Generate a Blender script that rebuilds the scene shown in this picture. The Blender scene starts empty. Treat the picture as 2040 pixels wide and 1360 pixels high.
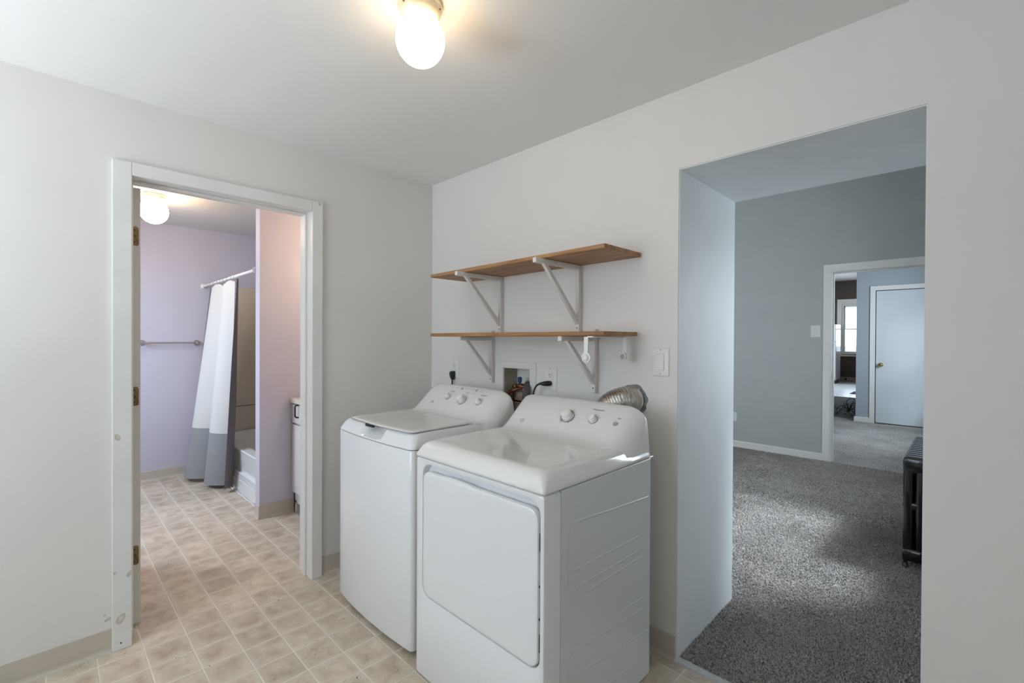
import bpy, bmesh, math, random
import numpy as np
from mathutils import Vector, Matrix
random.seed(7); rng = np.random.default_rng(7)
PI = math.pi
COL = bpy.context.scene.collection
SC = bpy.context.scene
# ---------------------------------------------------------------- camera
CAM = Vector((2.62614, -1.87646, 1.36))
yaw, pitch, roll = math.radians(134.6048), math.radians(-0.3561), math.radians(0.2938)
F = Vector((math.cos(yaw)*math.cos(pitch), math.sin(yaw)*math.cos(pitch), math.sin(pitch)))
r0 = Vector((math.sin(yaw), -math.cos(yaw), 0)); u0 = r0.cross(F)
R_ = math.cos(roll)*r0 + math.sin(roll)*u0; U_ = -math.sin(roll)*r0 + math.cos(roll)*u0
cd = bpy.data.cameras.new('camera'); cam = bpy.data.objects.new('camera', cd); COL.objects.link(cam)
M4 = Matrix((R_, U_, -F)).transposed().to_4x4(); M4.translation = CAM
cam.matrix_world = M4
cd.sensor_width = 36; cd.lens = 920.16*36/2040; cd.clip_start = 0.02; cd.clip_end = 100
SC.camera = cam
# ---------------------------------------------------------------- view + world
SC.view_settings.view_transform = 'Standard'; SC.view_settings.look = 'None'
SC.view_settings.gamma = 1.0; SC.view_settings.use_curve_mapping = False
SC.view_settings.exposure = -0.04
wd = bpy.data.worlds.new('sky'); SC.world = wd; wd.use_nodes = True
bg = wd.node_tree.nodes['Background']; bg.inputs[0].default_value = (0.80, 0.90, 1.0, 1); bg.inputs[1].default_value = 1.6

def area(name, loc, target, sx, sy, power, color):
    l = bpy.data.lights.new(name, 'AREA'); l.shape = 'RECTANGLE'; l.size = sx; l.size_y = sy
    l.energy = power; l.color = color
    o = bpy.data.objects.new(name, l); COL.objects.link(o); o.location = loc
    o.rotation_euler = (Vector(target)-Vector(loc)).to_track_quat('-Z', 'Y').to_euler()
    return o
DAY = (0.80, 0.91, 1.0)
# daylight at window openings, plus added fill lamps (all of them outside the frame except the far one)
area('daylight_laundry', (0.95, -3.42, 1.50), (1.2, 0, 1.35), 1.5, 1.2, 26, (0.74, 0.88, 1.0))
area('ceiling_fill_laundry', (0.95, -3.65, 0.55), (1.3, -1.2, 2.4), 1.5, 0.7, 98, (0.88, 0.94, 1.0))  # added lamp aimed upward to brighten the ceiling
area('fill_laundry_side', (4.30, -2.05, 1.55), (0, -1.6, 1.3), 1.2, 1.1, 7, (0.95, 0.97, 1.0))  # added fill from the unseen right side, lifts the left wall
area('daylight_bath', (-1.75, -2.52, 1.65), (-1.75, -1.0, 0.0), 0.8, 1.0, 50, (0.64, 0.80, 1.0))
area('daylight_carpet_room', (3.0, 2.0, 1.5), (1.3, 2.0, 1.2), 1.1, 1.2, 60, (0.80, 0.91, 1.0))
area('sky_patch_carpet_room', (4.1, 2.7, 3.4), (1.95, 1.45, 0.0), 0.6, 0.6, 380, (0.80, 0.90, 1.0))
area('fill_carpet_room_left', (-1.5, 2.4, 1.7), (1.5, 4.2, 1.3), 1.4, 1.4, 38, (0.84, 0.93, 1.0))  # added lamp inside the room, no window behind it; brightens the far wall
area('daylight_middle_room', (2.98, 6.1, 1.7), (0.5, 6.3, 0.9), 1.2, 1.2, 70, (0.78, 0.90, 1.0))
area('daylight_end_room', (-1.9, 14.2, 1.8), (1.0, 14.2, 0.5), 2.0, 1.4, 90, DAY)
area('daylight_end_window', (0.05, 17.3, 1.8), (0.2, 14.5, 0.0), 1.0, 1.5, 60, DAY)

# ---------------------------------------------------------------- materials
MATS = {}
def mat(name, color, rough=0.5, metal=0.0, var=0.0, vscale=6.0, bump=0.0, bscale=60.0, emit=None, estr=0.0,
        rand=0.0, coat=0.0, spec=None, detail=4.0, color2=None):
    m = bpy.data.materials.new(name); m.use_nodes = True; nt = m.node_tree; N = nt.nodes; L = nt.links
    b = N['Principled BSDF']; b.inputs['Base Color'].default_value = (*color, 1)
    b.inputs['Roughness'].default_value = rough; b.inputs['Metallic'].default_value = metal
    if coat: b.inputs['Coat Weight'].default_value = coat
    if spec is not None: b.inputs['Specular IOR Level'].default_value = spec
    if emit: b.inputs['Emission Color'].default_value = (*emit, 1); b.inputs['Emission Strength'].default_value = estr
    tc = N.new('ShaderNodeTexCoord')
    last = None
    if var or color2:
        n = N.new('ShaderNodeTexNoise'); n.inputs['Scale'].default_value = vscale; n.inputs['Detail'].default_value = detail
        L.new(tc.outputs['Object'], n.inputs['Vector'])
        mx = N.new('ShaderNodeMix'); mx.data_type = 'RGBA'
        c2 = color2 if color2 else tuple(c*(1-var) for c in color)
        mx.inputs[6].default_value = (*color, 1); mx.inputs[7].default_value = (*c2, 1)
        rp = N.new('ShaderNodeMapRange'); rp.inputs[1].default_value = 0.35; rp.inputs[2].default_value = 0.7
        L.new(n.outputs['Fac'], rp.inputs[0]); L.new(rp.outputs[0], mx.inputs[0]); last = mx.outputs[2]
    if rand:
        oi = N.new('ShaderNodeObjectInfo'); hs = N.new('ShaderNodeHueSaturation')
        mr = N.new('ShaderNodeMapRange'); mr.inputs[3].default_value = 1-rand; mr.inputs[4].default_value = 1+rand
        L.new(oi.outputs['Random'], mr.inputs[0]); L.new(mr.outputs[0], hs.inputs['Value'])
        if last: L.new(last, hs.inputs['Color'])
        else: hs.inputs['Color'].default_value = (*color, 1)
        last = hs.outputs[0]
    if last: L.new(last, b.inputs['Base Color'])
    if bump:
        n2 = N.new('ShaderNodeTexNoise'); n2.inputs['Scale'].default_value = bscale; n2.inputs['Detail'].default_value = 5
        L.new(tc.outputs['Object'], n2.inputs['Vector'])
        bp = N.new('ShaderNodeBump'); bp.inputs['Strength'].default_value = bump; bp.inputs['Distance'].default_value = 0.004
        L.new(n2.outputs['Fac'], bp.inputs['Height']); L.new(bp.outputs[0], b.inputs['Normal'])
    MATS[name] = m
    return m
WALL = mat('white_wall_paint', (0.775, 0.75, 0.715), 0.55, var=0.035, vscale=2.2, bump=0.10, bscale=45)
CEIL = mat('ceiling_paint', (0.84, 0.83, 0.81), 0.6, var=0.03, vscale=1.5, bump=0.06, bscale=35)
TRIM = mat('white_trim_paint', (0.80, 0.79, 0.765), 0.38, var=0.05, vscale=5, bump=0.12, bscale=30)
LAV = mat('lavender_wall_paint', (0.60, 0.58, 0.675), 0.6, var=0.03, bump=0.08)
LAVC = mat('bath_ceiling_paint', (0.72, 0.70, 0.68), 0.6)
GREYW = mat('grey_green_wall_paint', (0.44, 0.462, 0.455), 0.6, var=0.04, bump=0.08)
REVEAL = mat('reveal_paint', (0.76, 0.79, 0.80), 0.5, var=0.03, bump=0.08)
BLUEW = mat('blue_grey_wall_paint', (0.38, 0.42, 0.46), 0.6)
BROWNW = mat('brown_wall_paint', (0.085, 0.062, 0.052), 0.6)
DOORP = mat('door_paint', (0.62, 0.67, 0.70), 0.45)
BASEV = mat('beige_vinyl_base', (0.58, 0.52, 0.44), 0.45, var=0.06, vscale=4)
APPL = mat('white_enamel', (0.80, 0.81, 0.82), 0.16, coat=0.3, bump=0.015, bscale=9)
APPLS = mat('shaded_steel_panel', (0.66, 0.675, 0.67), 0.22, coat=0.2, bump=0.02, bscale=5)  # grey partly the steel's own tone, partly side shade put into the colour
APPLD = mat('glossy_deck_enamel', (0.80, 0.785, 0.76), 0.12, coat=0.5)
PLAST = mat('white_plastic', (0.82, 0.815, 0.79), 0.28)
PLATE = mat('ivory_wall_plate', (0.78, 0.765, 0.71), 0.32)
PLATEC = mat('grey_white_plate', (0.70, 0.73, 0.71), 0.35)
CHROME = mat('chrome', (0.80, 0.80, 0.81), 0.12, 1.0)
NICKEL = mat('brushed_nickel', (0.52, 0.48, 0.45), 0.28, 1.0, var=0.1, vscale=20)
BRASS = mat('tarnished_brass', (0.30, 0.20, 0.10), 0.45, 0.8, var=0.5, vscale=40)
ALU = mat('crinkled_aluminium_foil', (0.62, 0.58, 0.53), 0.27, 1.0, var=0.25, vscale=30, bump=0.5, bscale=140)
BLACK = mat('black_rubber', (0.015, 0.015, 0.016), 0.5)
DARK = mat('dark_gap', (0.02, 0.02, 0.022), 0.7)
GREYP = mat('grey_print', (0.22, 0.23, 0.25), 0.5)
LOGO = mat('logo_grey', (0.40, 0.41, 0.42), 0.35)
BTN = mat('grey_button', (0.36, 0.39, 0.38), 0.4)
HOSE = mat('dark_grey_hose', (0.085, 0.085, 0.083), 0.5)
COPPER = mat('tarnished_copper', (0.32, 0.14, 0.08), 0.4, 0.85, var=0.5, vscale=50)
BLUEH = mat('blue_handle', (0.02, 0.05, 0.16), 0.4)
RECESS = mat('recess_lining', (0.78, 0.80, 0.72), 0.7, var=0.1)
RECESSD = mat('recess_stud', (0.42, 0.38, 0.30), 0.8, var=0.3, vscale=14)
BRICK = mat('painted_brick', (0.55, 0.43, 0.36), 0.85, var=0.35, vscale=25, rand=0.15, bump=0.5, bscale=80)
TUB = mat('tub_enamel', (0.82, 0.82, 0.81), 0.2, coat=0.3)
SURR = mat('tan_surround', (0.70, 0.62, 0.51), 0.35, var=0.05)
CURW = mat('white_curtain_cloth', (0.66, 0.64, 0.615), 0.8, bump=0.15, bscale=220)
CURG = mat('grey_curtain_cloth', (0.29, 0.295, 0.30), 0.8, bump=0.2, bscale=160)
CURD = mat('plum_grey_curtain_border', (0.19, 0.165, 0.19), 0.8, bump=0.15, bscale=160)
IRON = mat('black_radiator_paint', (0.007, 0.007, 0.008), 0.2, coat=0.5, bump=0.3, bscale=70)
GLASSG = mat('lit_opal_globe', (0.95, 0.93, 0.88), 0.3, emit=(1.0, 0.74, 0.46), estr=10.5)
GLASSB = mat('lit_opal_globe_bath', (0.95, 0.93, 0.88), 0.3, emit=(1.0, 0.74, 0.48), estr=34.0)
VGL = mat('lit_vanity_globe', (0.95, 0.93, 0.88), 0.3, emit=(1.0, 0.74, 0.45), estr=36.0)
CANOPY = mat('cream_lamp_canopy', (0.70, 0.62, 0.46), 0.35, var=0.15, vscale=30)
PUTTY = mat('filler_patch', (0.62, 0.57, 0.49), 0.7, var=0.2, vscale=45)
PUTTYL = mat('filler_patch_centre', (0.70, 0.67, 0.61), 0.7, var=.1, vscale=45)
SCUFF = mat('grey_scuff', (0.60, 0.60, 0.585), 0.8, var=0.3, vscale=50)
DIRT = mat('brown_debris', (0.09, 0.055, 0.035), 0.9)
GROUT = mat('vinyl_joint', (0.80, 0.73, 0.63), 0.45, var=0.12, vscale=8)
STRIP = mat('worn_white_threshold', (0.55, 0.56, 0.55), 0.45, var=0.2, vscale=20)
FWOOD = mat('grey_plank', (0.10, 0.095, 0.095), 0.8, var=0.2, vscale=12, rand=0.12)
WHTILE = mat('pale_tile', (0.60, 0.62, 0.63), 0.3, rand=0.06)
MATM = mat('dark_mat', (0.05, 0.055, 0.07), 0.9)
GLASS = mat('window_glass', (0.9, 0.95, 1.0), 0.02)
GLASS.node_tree.nodes['Principled BSDF'].inputs['Transmission Weight'].default_value = 1.0
CRYSTAL = mat('bulb_glass', (0.30, 0.31, 0.33), 0.08, coat=0.5)

def wood_mat(name, c1, c2):
    m = bpy.data.materials.new(name); m.use_nodes = True; nt = m.node_tree; N = nt.nodes; L = nt.links
    b = N['Principled BSDF']; b.inputs['Roughness'].default_value = 0.5
    tc = N.new('ShaderNodeTexCoord'); mp = N.new('ShaderNodeMapping'); mp.inputs['Scale'].default_value = (1.2, 22, 22)
    L.new(tc.outputs['Object'], mp.inputs['Vector'])
    n = N.new('ShaderNodeTexNoise'); n.inputs['Scale'].default_value = 2.2; n.inputs['Detail'].default_value = 6; n.inputs['Distortion'].default_value = 0.6
    L.new(mp.outputs[0], n.inputs['Vector'])
    cr = N.new('ShaderNodeValToRGB'); cr.color_ramp.elements[0].position = 0.35; cr.color_ramp.elements[0].color = (*c2, 1)
    cr.color_ramp.elements[1].position = 0.62; cr.color_ramp.elements[1].color = (*c1, 1)
    L.new(n.outputs['Fac'], cr.inputs[0])
    n3 = N.new('ShaderNodeTexVoronoi'); n3.inputs['Scale'].default_value = 3.3
    L.new(tc.outputs['Object'], n3.inputs['Vector'])
    k = N.new('ShaderNodeMapRange'); k.inputs[1].default_value = 0.0; k.inputs[2].default_value = 0.07; k.inputs[3].default_value = 0.45; k.inputs[4].default_value = 1
    L.new(n3.outputs['Distance'], k.inputs[0])
    mx = N.new('ShaderNodeMix'); mx.data_type = 'RGBA'; mx.inputs[6].default_value = (0.16, 0.07, 0.03, 1)
    L.new(k.outputs[0], mx.inputs[0]); L.new(cr.outputs[0], mx.inputs[7]); L.new(mx.outputs[2], b.inputs['Base Color'])
    return m
WOOD = wood_mat('stained_pine', (0.44, 0.235, 0.095), (0.27, 0.125, 0.045))

def tile_mat():
    m = bpy.data.materials.new('mottled_vinyl_tile'); m.use_nodes = True; nt = m.node_tree; N = nt.nodes; L = nt.links
    b = N['Principled BSDF']; b.inputs['Roughness'].default_value = 0.42
    tc = N.new('ShaderNodeTexCoord'); oi = N.new('ShaderNodeObjectInfo')
    add = N.new('ShaderNodeVectorMath'); add.operation = 'ADD'
    sc = N.new('ShaderNodeVectorMath'); sc.operation = 'SCALE'; sc.inputs['Scale'].default_value = 37.0
    cmb = N.new('ShaderNodeCombineXYZ'); L.new(oi.outputs['Random'], cmb.inputs[0]); L.new(oi.outputs['Random'], cmb.inputs[1])
    L.new(cmb.outputs[0], sc.inputs[0]); L.new(tc.outputs['Object'], add.inputs[0]); L.new(sc.outputs[0], add.inputs[1])
    n = N.new('ShaderNodeTexNoise'); n.inputs['Scale'].default_value = 11; n.inputs['Detail'].default_value = 8; n.inputs['Roughness'].default_value = 0.62
    L.new(add.outputs[0], n.inputs['Vector'])
    cr = N.new('ShaderNodeValToRGB'); e = cr.color_ramp.elements
    e[0].position = 0.30; e[0].color = (0.43, 0.33, 0.235, 1); e[1].position = 0.68; e[1].color = (0.71, 0.625, 0.51, 1)
    x = e.new(0.5); x.color = (0.58, 0.48, 0.37, 1)
    L.new(n.outputs['Fac'], cr.inputs[0])
    n2 = N.new('ShaderNodeTexNoise'); n2.inputs['Scale'].default_value = 170; n2.inputs['Detail'].default_value = 3
    L.new(add.outputs[0], n2.inputs['Vector'])
    n4 = N.new('ShaderNodeTexNoise'); n4.inputs['Scale'].default_value = 6; L.new(add.outputs[0], n4.inputs['Vector'])
    mlt = N.new('ShaderNodeMath'); mlt.operation = 'MULTIPLY'; L.new(n2.outputs['Fac'], mlt.inputs[0]); L.new(n4.outputs['Fac'], mlt.inputs[1])
    k = N.new('ShaderNodeMapRange'); k.inputs[1].default_value = 0.33; k.inputs[2].default_value = 0.42; k.inputs[3].default_value = 0; k.inputs[4].default_value = 0.5
    L.new(mlt.outputs[0], k.inputs[0])
    mx = N.new('ShaderNodeMix'); mx.data_type = 'RGBA'; mx.inputs[7].default_value = (0.19, 0.15, 0.115, 1)
    L.new(k.outputs[0], mx.inputs[0]); L.new(cr.outputs[0], mx.inputs[6])
    # printed pale margin of each vinyl tile
    sp = N.new('ShaderNodeSeparateXYZ'); L.new(tc.outputs['Object'], sp.inputs[0]); ab = []
    for k2, hw in ((0, .0755), (1, .0728)):
        a1 = N.new('ShaderNodeMath'); a1.operation = 'ABSOLUTE'; L.new(sp.outputs[k2], a1.inputs[0])
        a2 = N.new('ShaderNodeMath'); a2.operation = 'DIVIDE'; a2.inputs[1].default_value = hw; L.new(a1.outputs[0], a2.inputs[0]); ab.append(a2)
    mxm = N.new('ShaderNodeMath'); mxm.operation = 'MAXIMUM'; L.new(ab[0].outputs[0], mxm.inputs[0]); L.new(ab[1].outputs[0], mxm.inputs[1])
    ad = N.new('ShaderNodeMath'); ad.operation = 'MULTIPLY_ADD'; ad.inputs[1].default_value = 0.5; L.new(n4.outputs['Fac'], ad.inputs[0]); L.new(mxm.outputs[0], ad.inputs[2])
    em = N.new('ShaderNodeMapRange'); em.inputs[1].default_value = 0.86; em.inputs[2].default_value = 1.2; em.inputs[3].default_value = 0; em.inputs[4].default_value = 0.6
    L.new(ad.outputs[0], em.inputs[0])
    me_ = N.new('ShaderNodeMix'); me_.data_type = 'RGBA'; me_.inputs[7].default_value = (0.66, 0.585, 0.485, 1); L.new(em.outputs[0], me_.inputs[0]); L.new(mx.outputs[2], me_.inputs[6])
    hs = N.new('ShaderNodeHueSaturation'); mr = N.new('ShaderNodeMapRange'); mr.inputs[3].default_value = 0.9; mr.inputs[4].default_value = 1.08
    L.new(oi.outputs['Random'], mr.inputs[0]); L.new(mr.outputs[0], hs.inputs['Value']); L.new(me_.outputs[2], hs.inputs['Color'])
    L.new(hs.outputs[0], b.inputs['Base Color'])
    bp = N.new('ShaderNodeBump'); bp.inputs['Strength'].default_value = 0.25; bp.inputs['Distance'].default_value = 0.002
    L.new(n.outputs['Fac'], bp.inputs['Height']); L.new(bp.outputs[0], b.inputs['Normal'])
    return m
TILE = tile_mat()

def carpet_mat(attr):
    m = bpy.data.materials.new('grey_carpet_tufts' if attr else 'grey_carpet_backing'); m.use_nodes = True; nt = m.node_tree; N = nt.nodes; L = nt.links
    b = N['Principled BSDF']; b.inputs['Roughness'].default_value = 0.95; b.inputs['Specular IOR Level'].default_value = 0.1
    tc = N.new('ShaderNodeTexCoord'); n = N.new('ShaderNodeTexNoise'); n.inputs['Scale'].default_value = 95 if attr else 60; n.inputs['Detail'].default_value = 3
    L.new(tc.outputs['Object'], n.inputs['Vector'])
    cr = N.new('ShaderNodeValToRGB'); e = cr.color_ramp.elements
    if attr: e[0].position = 0.33; e[0].color = (0.31, 0.285, 0.265, 1); e[1].position = 0.62; e[1].color = (0.50, 0.47, 0.445, 1)
    else: e[0].position = 0.35; e[0].color = (0.26, 0.25, 0.24, 1); e[1].position = 0.65; e[1].color = (0.56, 0.54, 0.52, 1)
    L.new(n.outputs['Fac'], cr.inputs[0])
    n2 = N.new('ShaderNodeTexNoise'); n2.inputs['Scale'].default_value = 2.6; n2.inputs['Detail'].default_value = 3
    L.new(tc.outputs['Object'], n2.inputs['Vector'])
    mr = N.new('ShaderNodeMapRange'); mr.inputs[1].default_value = 0.3; mr.inputs[2].default_value = 0.7; mr.inputs[3].default_value = 0.78; mr.inputs[4].default_value = 1.15
    L.new(n2.outputs['Fac'], mr.inputs[0]); hs = N.new('ShaderNodeHueSaturation'); L.new(mr.outputs[0], hs.inputs['Value']); L.new(cr.outputs[0], hs.inputs['Color'])
    L.new(hs.outputs[0], b.inputs['Base Color'])
    if not attr:
        bp = N.new('ShaderNodeBump'); bp.inputs['Strength'].default_value = 0.9; bp.inputs['Distance'].default_value = 0.02
        L.new(n.outputs['Fac'], bp.inputs['Height']); L.new(bp.outputs[0], b.inputs['Normal'])
    return m
CARP = carpet_mat(False); TUFT = carpet_mat(True)

# ---------------------------------------------------------------- helpers
WPOS = {}
def wpos(o): return WPOS.get(o.name, Vector((0, 0, 0)))
def put(name, bm, m, parent=None, smooth=None, keep=None):
    """bm is in world coordinates; the object's origin goes to its own centre"""
    bmesh.ops.recalc_face_normals(bm, faces=bm.faces[:])
    vs = [v.co for v in bm.verts]
    c = keep if keep is not None else Vector([(min(v[i] for v in vs)+max(v[i] for v in vs))/2 for i in range(3)])
    bmesh.ops.translate(bm, verts=bm.verts[:], vec=-c)
    me = bpy.data.meshes.new(name); bm.to_mesh(me); bm.free()
    me.materials.append(m)
    if smooth is not None:
        me.polygons.foreach_set('use_smooth', [True]*len(me.polygons))
        try: me.set_sharp_from_angle(angle=math.radians(smooth))
        except Exception: pass
    o = bpy.data.objects.new(name, me); COL.objects.link(o)
    WPOS[o.name] = Vector(c)
    if parent: o.parent = parent; o.location = c-wpos(parent)
    else: o.location = c
    return o
def tag(o, label=None, cat=None, group=None, kind=None):
    if label: o['label'] = label
    if cat: o['category'] = cat
    if group: o['group'] = group
    if kind: o['kind'] = kind
    return o
def thing(name, loc, label, cat, group=None):
    o = bpy.data.objects.new(name, None); COL.objects.link(o); o.location = loc; o.empty_display_size = 0.05
    WPOS[o.name] = Vector(loc)
    return tag(o, label, cat, group)
def struct(name, bm, m, parent=None, smooth=None):
    o = put(name, bm, m, parent, smooth)
    if parent is None: o['kind'] = 'structure'
    return o
def box(bm, x0, x1, y0, y1, z0, z1, bev=0.0, seg=2):
    r = bmesh.ops.create_cube(bm, size=1.0)
    vs = r['verts']
    for v in vs: v.co = Vector((x0+(v.co.x+.5)*(x1-x0), y0+(v.co.y+.5)*(y1-y0), z0+(v.co.z+.5)*(z1-z0)))
    if bev:
        es = list({e for v in vs for e in v.link_edges})
        bmesh.ops.bevel(bm, geom=es, offset=bev, segments=seg, profile=0.5, affect='EDGES')
    return bm
def B(*a, **k): return box(bmesh.new(), *a, **k)
def loft(bm, rings, cap0=True, cap1=True, closed=True):
    R = [[bm.verts.new(p) for p in r] for r in rings]; n = len(R[0])
    for a, b in zip(R, R[1:]):
        for i in range(n if closed else n-1):
            j = (i+1) % n
            try: bm.faces.new((a[i], a[j], b[j], b[i]))
            except ValueError: pass
    if cap0: bm.faces.new(R[0][::-1])
    if cap1: bm.faces.new(R[-1])
    return R
def frame_of(d):
    d = d.normalized(); a = Vector((0, 0, 1)) if abs(d.z) < 0.9 else Vector((1, 0, 0))
    s = d.cross(a).normalized(); return s, d.cross(s).normalized()
def tube(bm, pts, rad, n=10, cap=True):
    pts = [Vector(p) for p in pts]; rings = []; ps = None
    for i, p in enumerate(pts):
        d = (pts[min(i+1, len(pts)-1)]-pts[max(i-1, 0)]).normalized()
        if ps is None: s, t = frame_of(d)
        else:
            s = (ps-d*ps.dot(d)).normalized(); t = d.cross(s).normalized()
        ps = s
        r = rad[i] if isinstance(rad, (list, tuple)) else rad
        rings.append([p+s*r*math.cos(a)+t*r*math.sin(a) for a in [2*PI*k/n for k in range(n)]])
    loft(bm, rings, cap, cap); return bm
def lathe(bm, c, axis, prof, n=24):
    """prof = [(radius, distance along axis)]"""
    c = Vector(c); axis = Vector(axis).normalized(); s, t = frame_of(axis)
    rings = [[c+axis*h+s*r*math.cos(a)+t*r*math.sin(a) for a in [2*PI*k/n for k in range(n)]] for r, h in prof]
    loft(bm, rings); return bm
def rr(w0, w1, h0, h1, r, k=5, m=1):
    """rounded rectangle, points (a,b) counter-clockwise, k arc steps, m subdivisions of each side"""
    r = min(r, (w1-w0)/2-1e-4, (h1-h0)/2-1e-4); P = []
    cs = [(w1-r, h0+r, -PI/2), (w1-r, h1-r, 0), (w0+r, h1-r, PI/2), (w0+r, h0+r, PI)]
    for ci, (cx, cy, a0) in enumerate(cs):
        arc = [(cx+r*math.cos(a0+PI/2*i/k), cy+r*math.sin(a0+PI/2*i/k)) for i in range(k+1)]
        P += arc
        nx = cs[(ci+1) % 4]; q = (nx[0]+r*math.cos(nx[2]), nx[1]+r*math.sin(nx[2])); p = arc[-1]
        for i in range(1, m): P.append((p[0]+(q[0]-p[0])*i/m, p[1]+(q[1]-p[1])*i/m))
    return P
def curve_pts(pts, n=8):
    pts = [Vector(p) for p in pts]; out = []
    for i in range(len(pts)-1):
        p0 = pts[max(i-1, 0)]; p1 = pts[i]; p2 = pts[i+1]; p3 = pts[min(i+2, len(pts)-1)]
        for k in range(n):
            t = k/n
            out.append(0.5*((2*p1)+(-p0+p2)*t+(2*p0-5*p1+4*p2-p3)*t*t+(-p0+3*p1-3*p2+p3)*t**3))
    out.append(pts[-1]); return out
def text_obj(name, body, size, org, u, v, m, parent, label=None):
    c = bpy.data.curves.new('t', 'FONT'); c.body = body; c.size = size; c.align_x = 'CENTER'; c.align_y = 'CENTER'; c.extrude = 0.0002; c.resolution_u = 2
    t = bpy.data.objects.new('t', c); COL.objects.link(t)
    dg = bpy.context.evaluated_depsgraph_get(); me = bpy.data.meshes.new_from_object(t.evaluated_get(dg))
    bpy.data.objects.remove(t); bpy.data.curves.remove(c)
    u = Vector(u).normalized(); v = Vector(v).normalized(); n = u.cross(v)
    M = Matrix((u, v, n)).transposed().to_4x4(); me.transform(M)
    me.materials.clear(); me.materials.append(m)
    o = bpy.data.objects.new(name, me); COL.objects.link(o); o.parent = parent; o.location = Vector(org)-wpos(parent)
    if label: o['label'] = label
    return o
def proj(p):
    d = Vector(p)-CAM; z = d.dot(F)
    if z <= 0.05: return (-9999, -9999)
    return (1020+920.16*d.dot(R_)/z, 680-920.16*d.dot(U_)/z)

# ================================================================ ROOM SHELL
H = 2.407; HB = 2.445; HF = 3.34
XR, YF = 4.15, -3.25                 # laundry far right and front walls
TW = 0.64                            # thick wall between laundry and carpet room
OX0, OX1, OZ = 1.757, 2.536, 2.077   # cased-less opening in it
AW = 0.137                           # wall between laundry and bathroom
D0, D1, DZ = -1.604, -0.822, 2.066   # bathroom door opening

# wall_back (laundry / carpet room) with the doorway and the plumbing recess
HX0, HX1, HZ0, HZ1, HD = 0.707, 0.914, 0.62, 1.194, 0.115
bm = bmesh.new()
box(bm, -0.0, HX0, 0, TW, -0.1, HF); box(bm, HX1, OX0, 0, TW, -0.1, HF)
box(bm, HX0, HX1, 0, TW, -0.1, HZ0); box(bm, HX0, HX1, 0, TW, HZ1, HF); box(bm, HX0, HX1, HD, TW, HZ0, HZ1)
box(bm, OX0, OX1, 0, TW, OZ, HF); box(bm, OX1, XR+.15, 0, TW, -0.1, HF)
wb = struct('wall_back', bm, WALL)
# painted lining of the doorway reveal (colour of the next room)
bm = bmesh.new(); box(bm, OX0-.001, OX0+.004, 0.004, TW+.004, 0.0, OZ); box(bm, OX1-.004, OX1+.001, 0.004, TW+.004, 0.0, OZ)
box(bm, OX0+.004, OX1-.004, 0.004, TW+.004, OZ-.004, OZ+.001)
struct('trim_1', bm, REVEAL)
# wall_left (laundry / bathroom) with the bathroom door opening
bm = bmesh.new()
box(bm, -AW, 0, YF-.15, D0-.02, -0.1, HF); box(bm, -AW, 0, D1+.02, TW, -0.1, HF); box(bm, -AW, 0, D0-.02, D1+.02, DZ+.02, HF)
wl = struct('wall_left', bm, WALL)
# front and right walls of the laundry (behind the camera) with window openings, the right one added for fill light
bm = bmesh.new(); W0, W1, WZ0, WZ1 = 0.2, 1.7, 0.85, 2.2
box(bm, -AW, W0, YF-.15, YF, -.1, H+.1); box(bm, W1, XR+.15, YF-.15, YF, -.1, H+.1); box(bm, W0, W1, YF-.15, YF, -.1, WZ0); box(bm, W0, W1, YF-.15, YF, WZ1, H+.1)
struct('wall_front', bm, WALL)
bm = bmesh.new(); V0, V1 = -2.65, -1.45
box(bm, XR, XR+.15, YF, V0, -.1, H+.1); box(bm, XR, XR+.15, V1, 0, -.1, H+.1); box(bm, XR, XR+.15, V0, V1, -.1, 1.0); box(bm, XR, XR+.15, V0, V1, 2.1, H+.1)
struct('wall_right', bm, mat('bounce_cutting_wall_paint', (0.36, 0.34, 0.31), 0.6))  # unseen wall, colour made dark to cut bounce onto the dryer side
struct('ceiling', B(0, XR+.15, YF-.15, 0, H, H+.1), CEIL)

def window_unit(name, axis, fixed, a0, a1, z0, z1, t, m=TRIM, glass=True):
    """sash window in a wall hole; axis 'x' = wall runs along x at y=fixed"""
    def bx(bm, p0, p1, q0, q1, d0, d1):
        if axis == 'x': box(bm, p0, p1, d0, d1, q0, q1, bev=0.004, seg=1)
        else: box(bm, d0, d1, p0, p1, q0, q1, bev=0.004, seg=1)
    bm = bmesh.new(); f = 0.05
    bx(bm, a0, a0+f, z0, z1, fixed, fixed+t); bx(bm, a1-f, a1, z0, z1, fixed, fixed+t); bx(bm, a0+f, a1-f, z1-f, z1, fixed, fixed+t); bx(bm, a0+f, a1-f, z0, z0+f, fixed, fixed+t)
    o = struct(name, bm, m)
    zm = (z0+z1)/2; s = 0.035
    for q0, q1, dd in ((zm-s/2, z1-f, 0.55), (z0+f, zm+s/2, 0.25)):
        bm = bmesh.new(); d0 = fixed+t*dd; d1 = d0+t*0.22
        bx(bm, a0+f, a0+f+s, q0, q1, d0, d1); bx(bm, a1-f-s, a1-f, q0, q1, d0, d1); bx(bm, a0+f+s, a1-f-s, q1-s, q1, d0, d1); bx(bm, a0+f+s, a1-f-s, q0, q0+s, d0, d1)
        sh = put('sash', bm, m, o)
        if glass:
            bm = bmesh.new(); dm = (d0+d1)/2; bx(bm, a0+f+s, a1-f-s, q0+s, q1-s, dm-.002, dm+.002); put('pane', bm, GLASS, sh)
    return o
window_unit('window_1', 'x', YF-.10, W0, W1, WZ0, WZ1, 0.08, glass=False)
window_unit('window_added', 'y', XR+.03, V0, V1, 1.0, 2.1, 0.08, glass=False)  # unseen window, added to go with the side fill light

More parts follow.
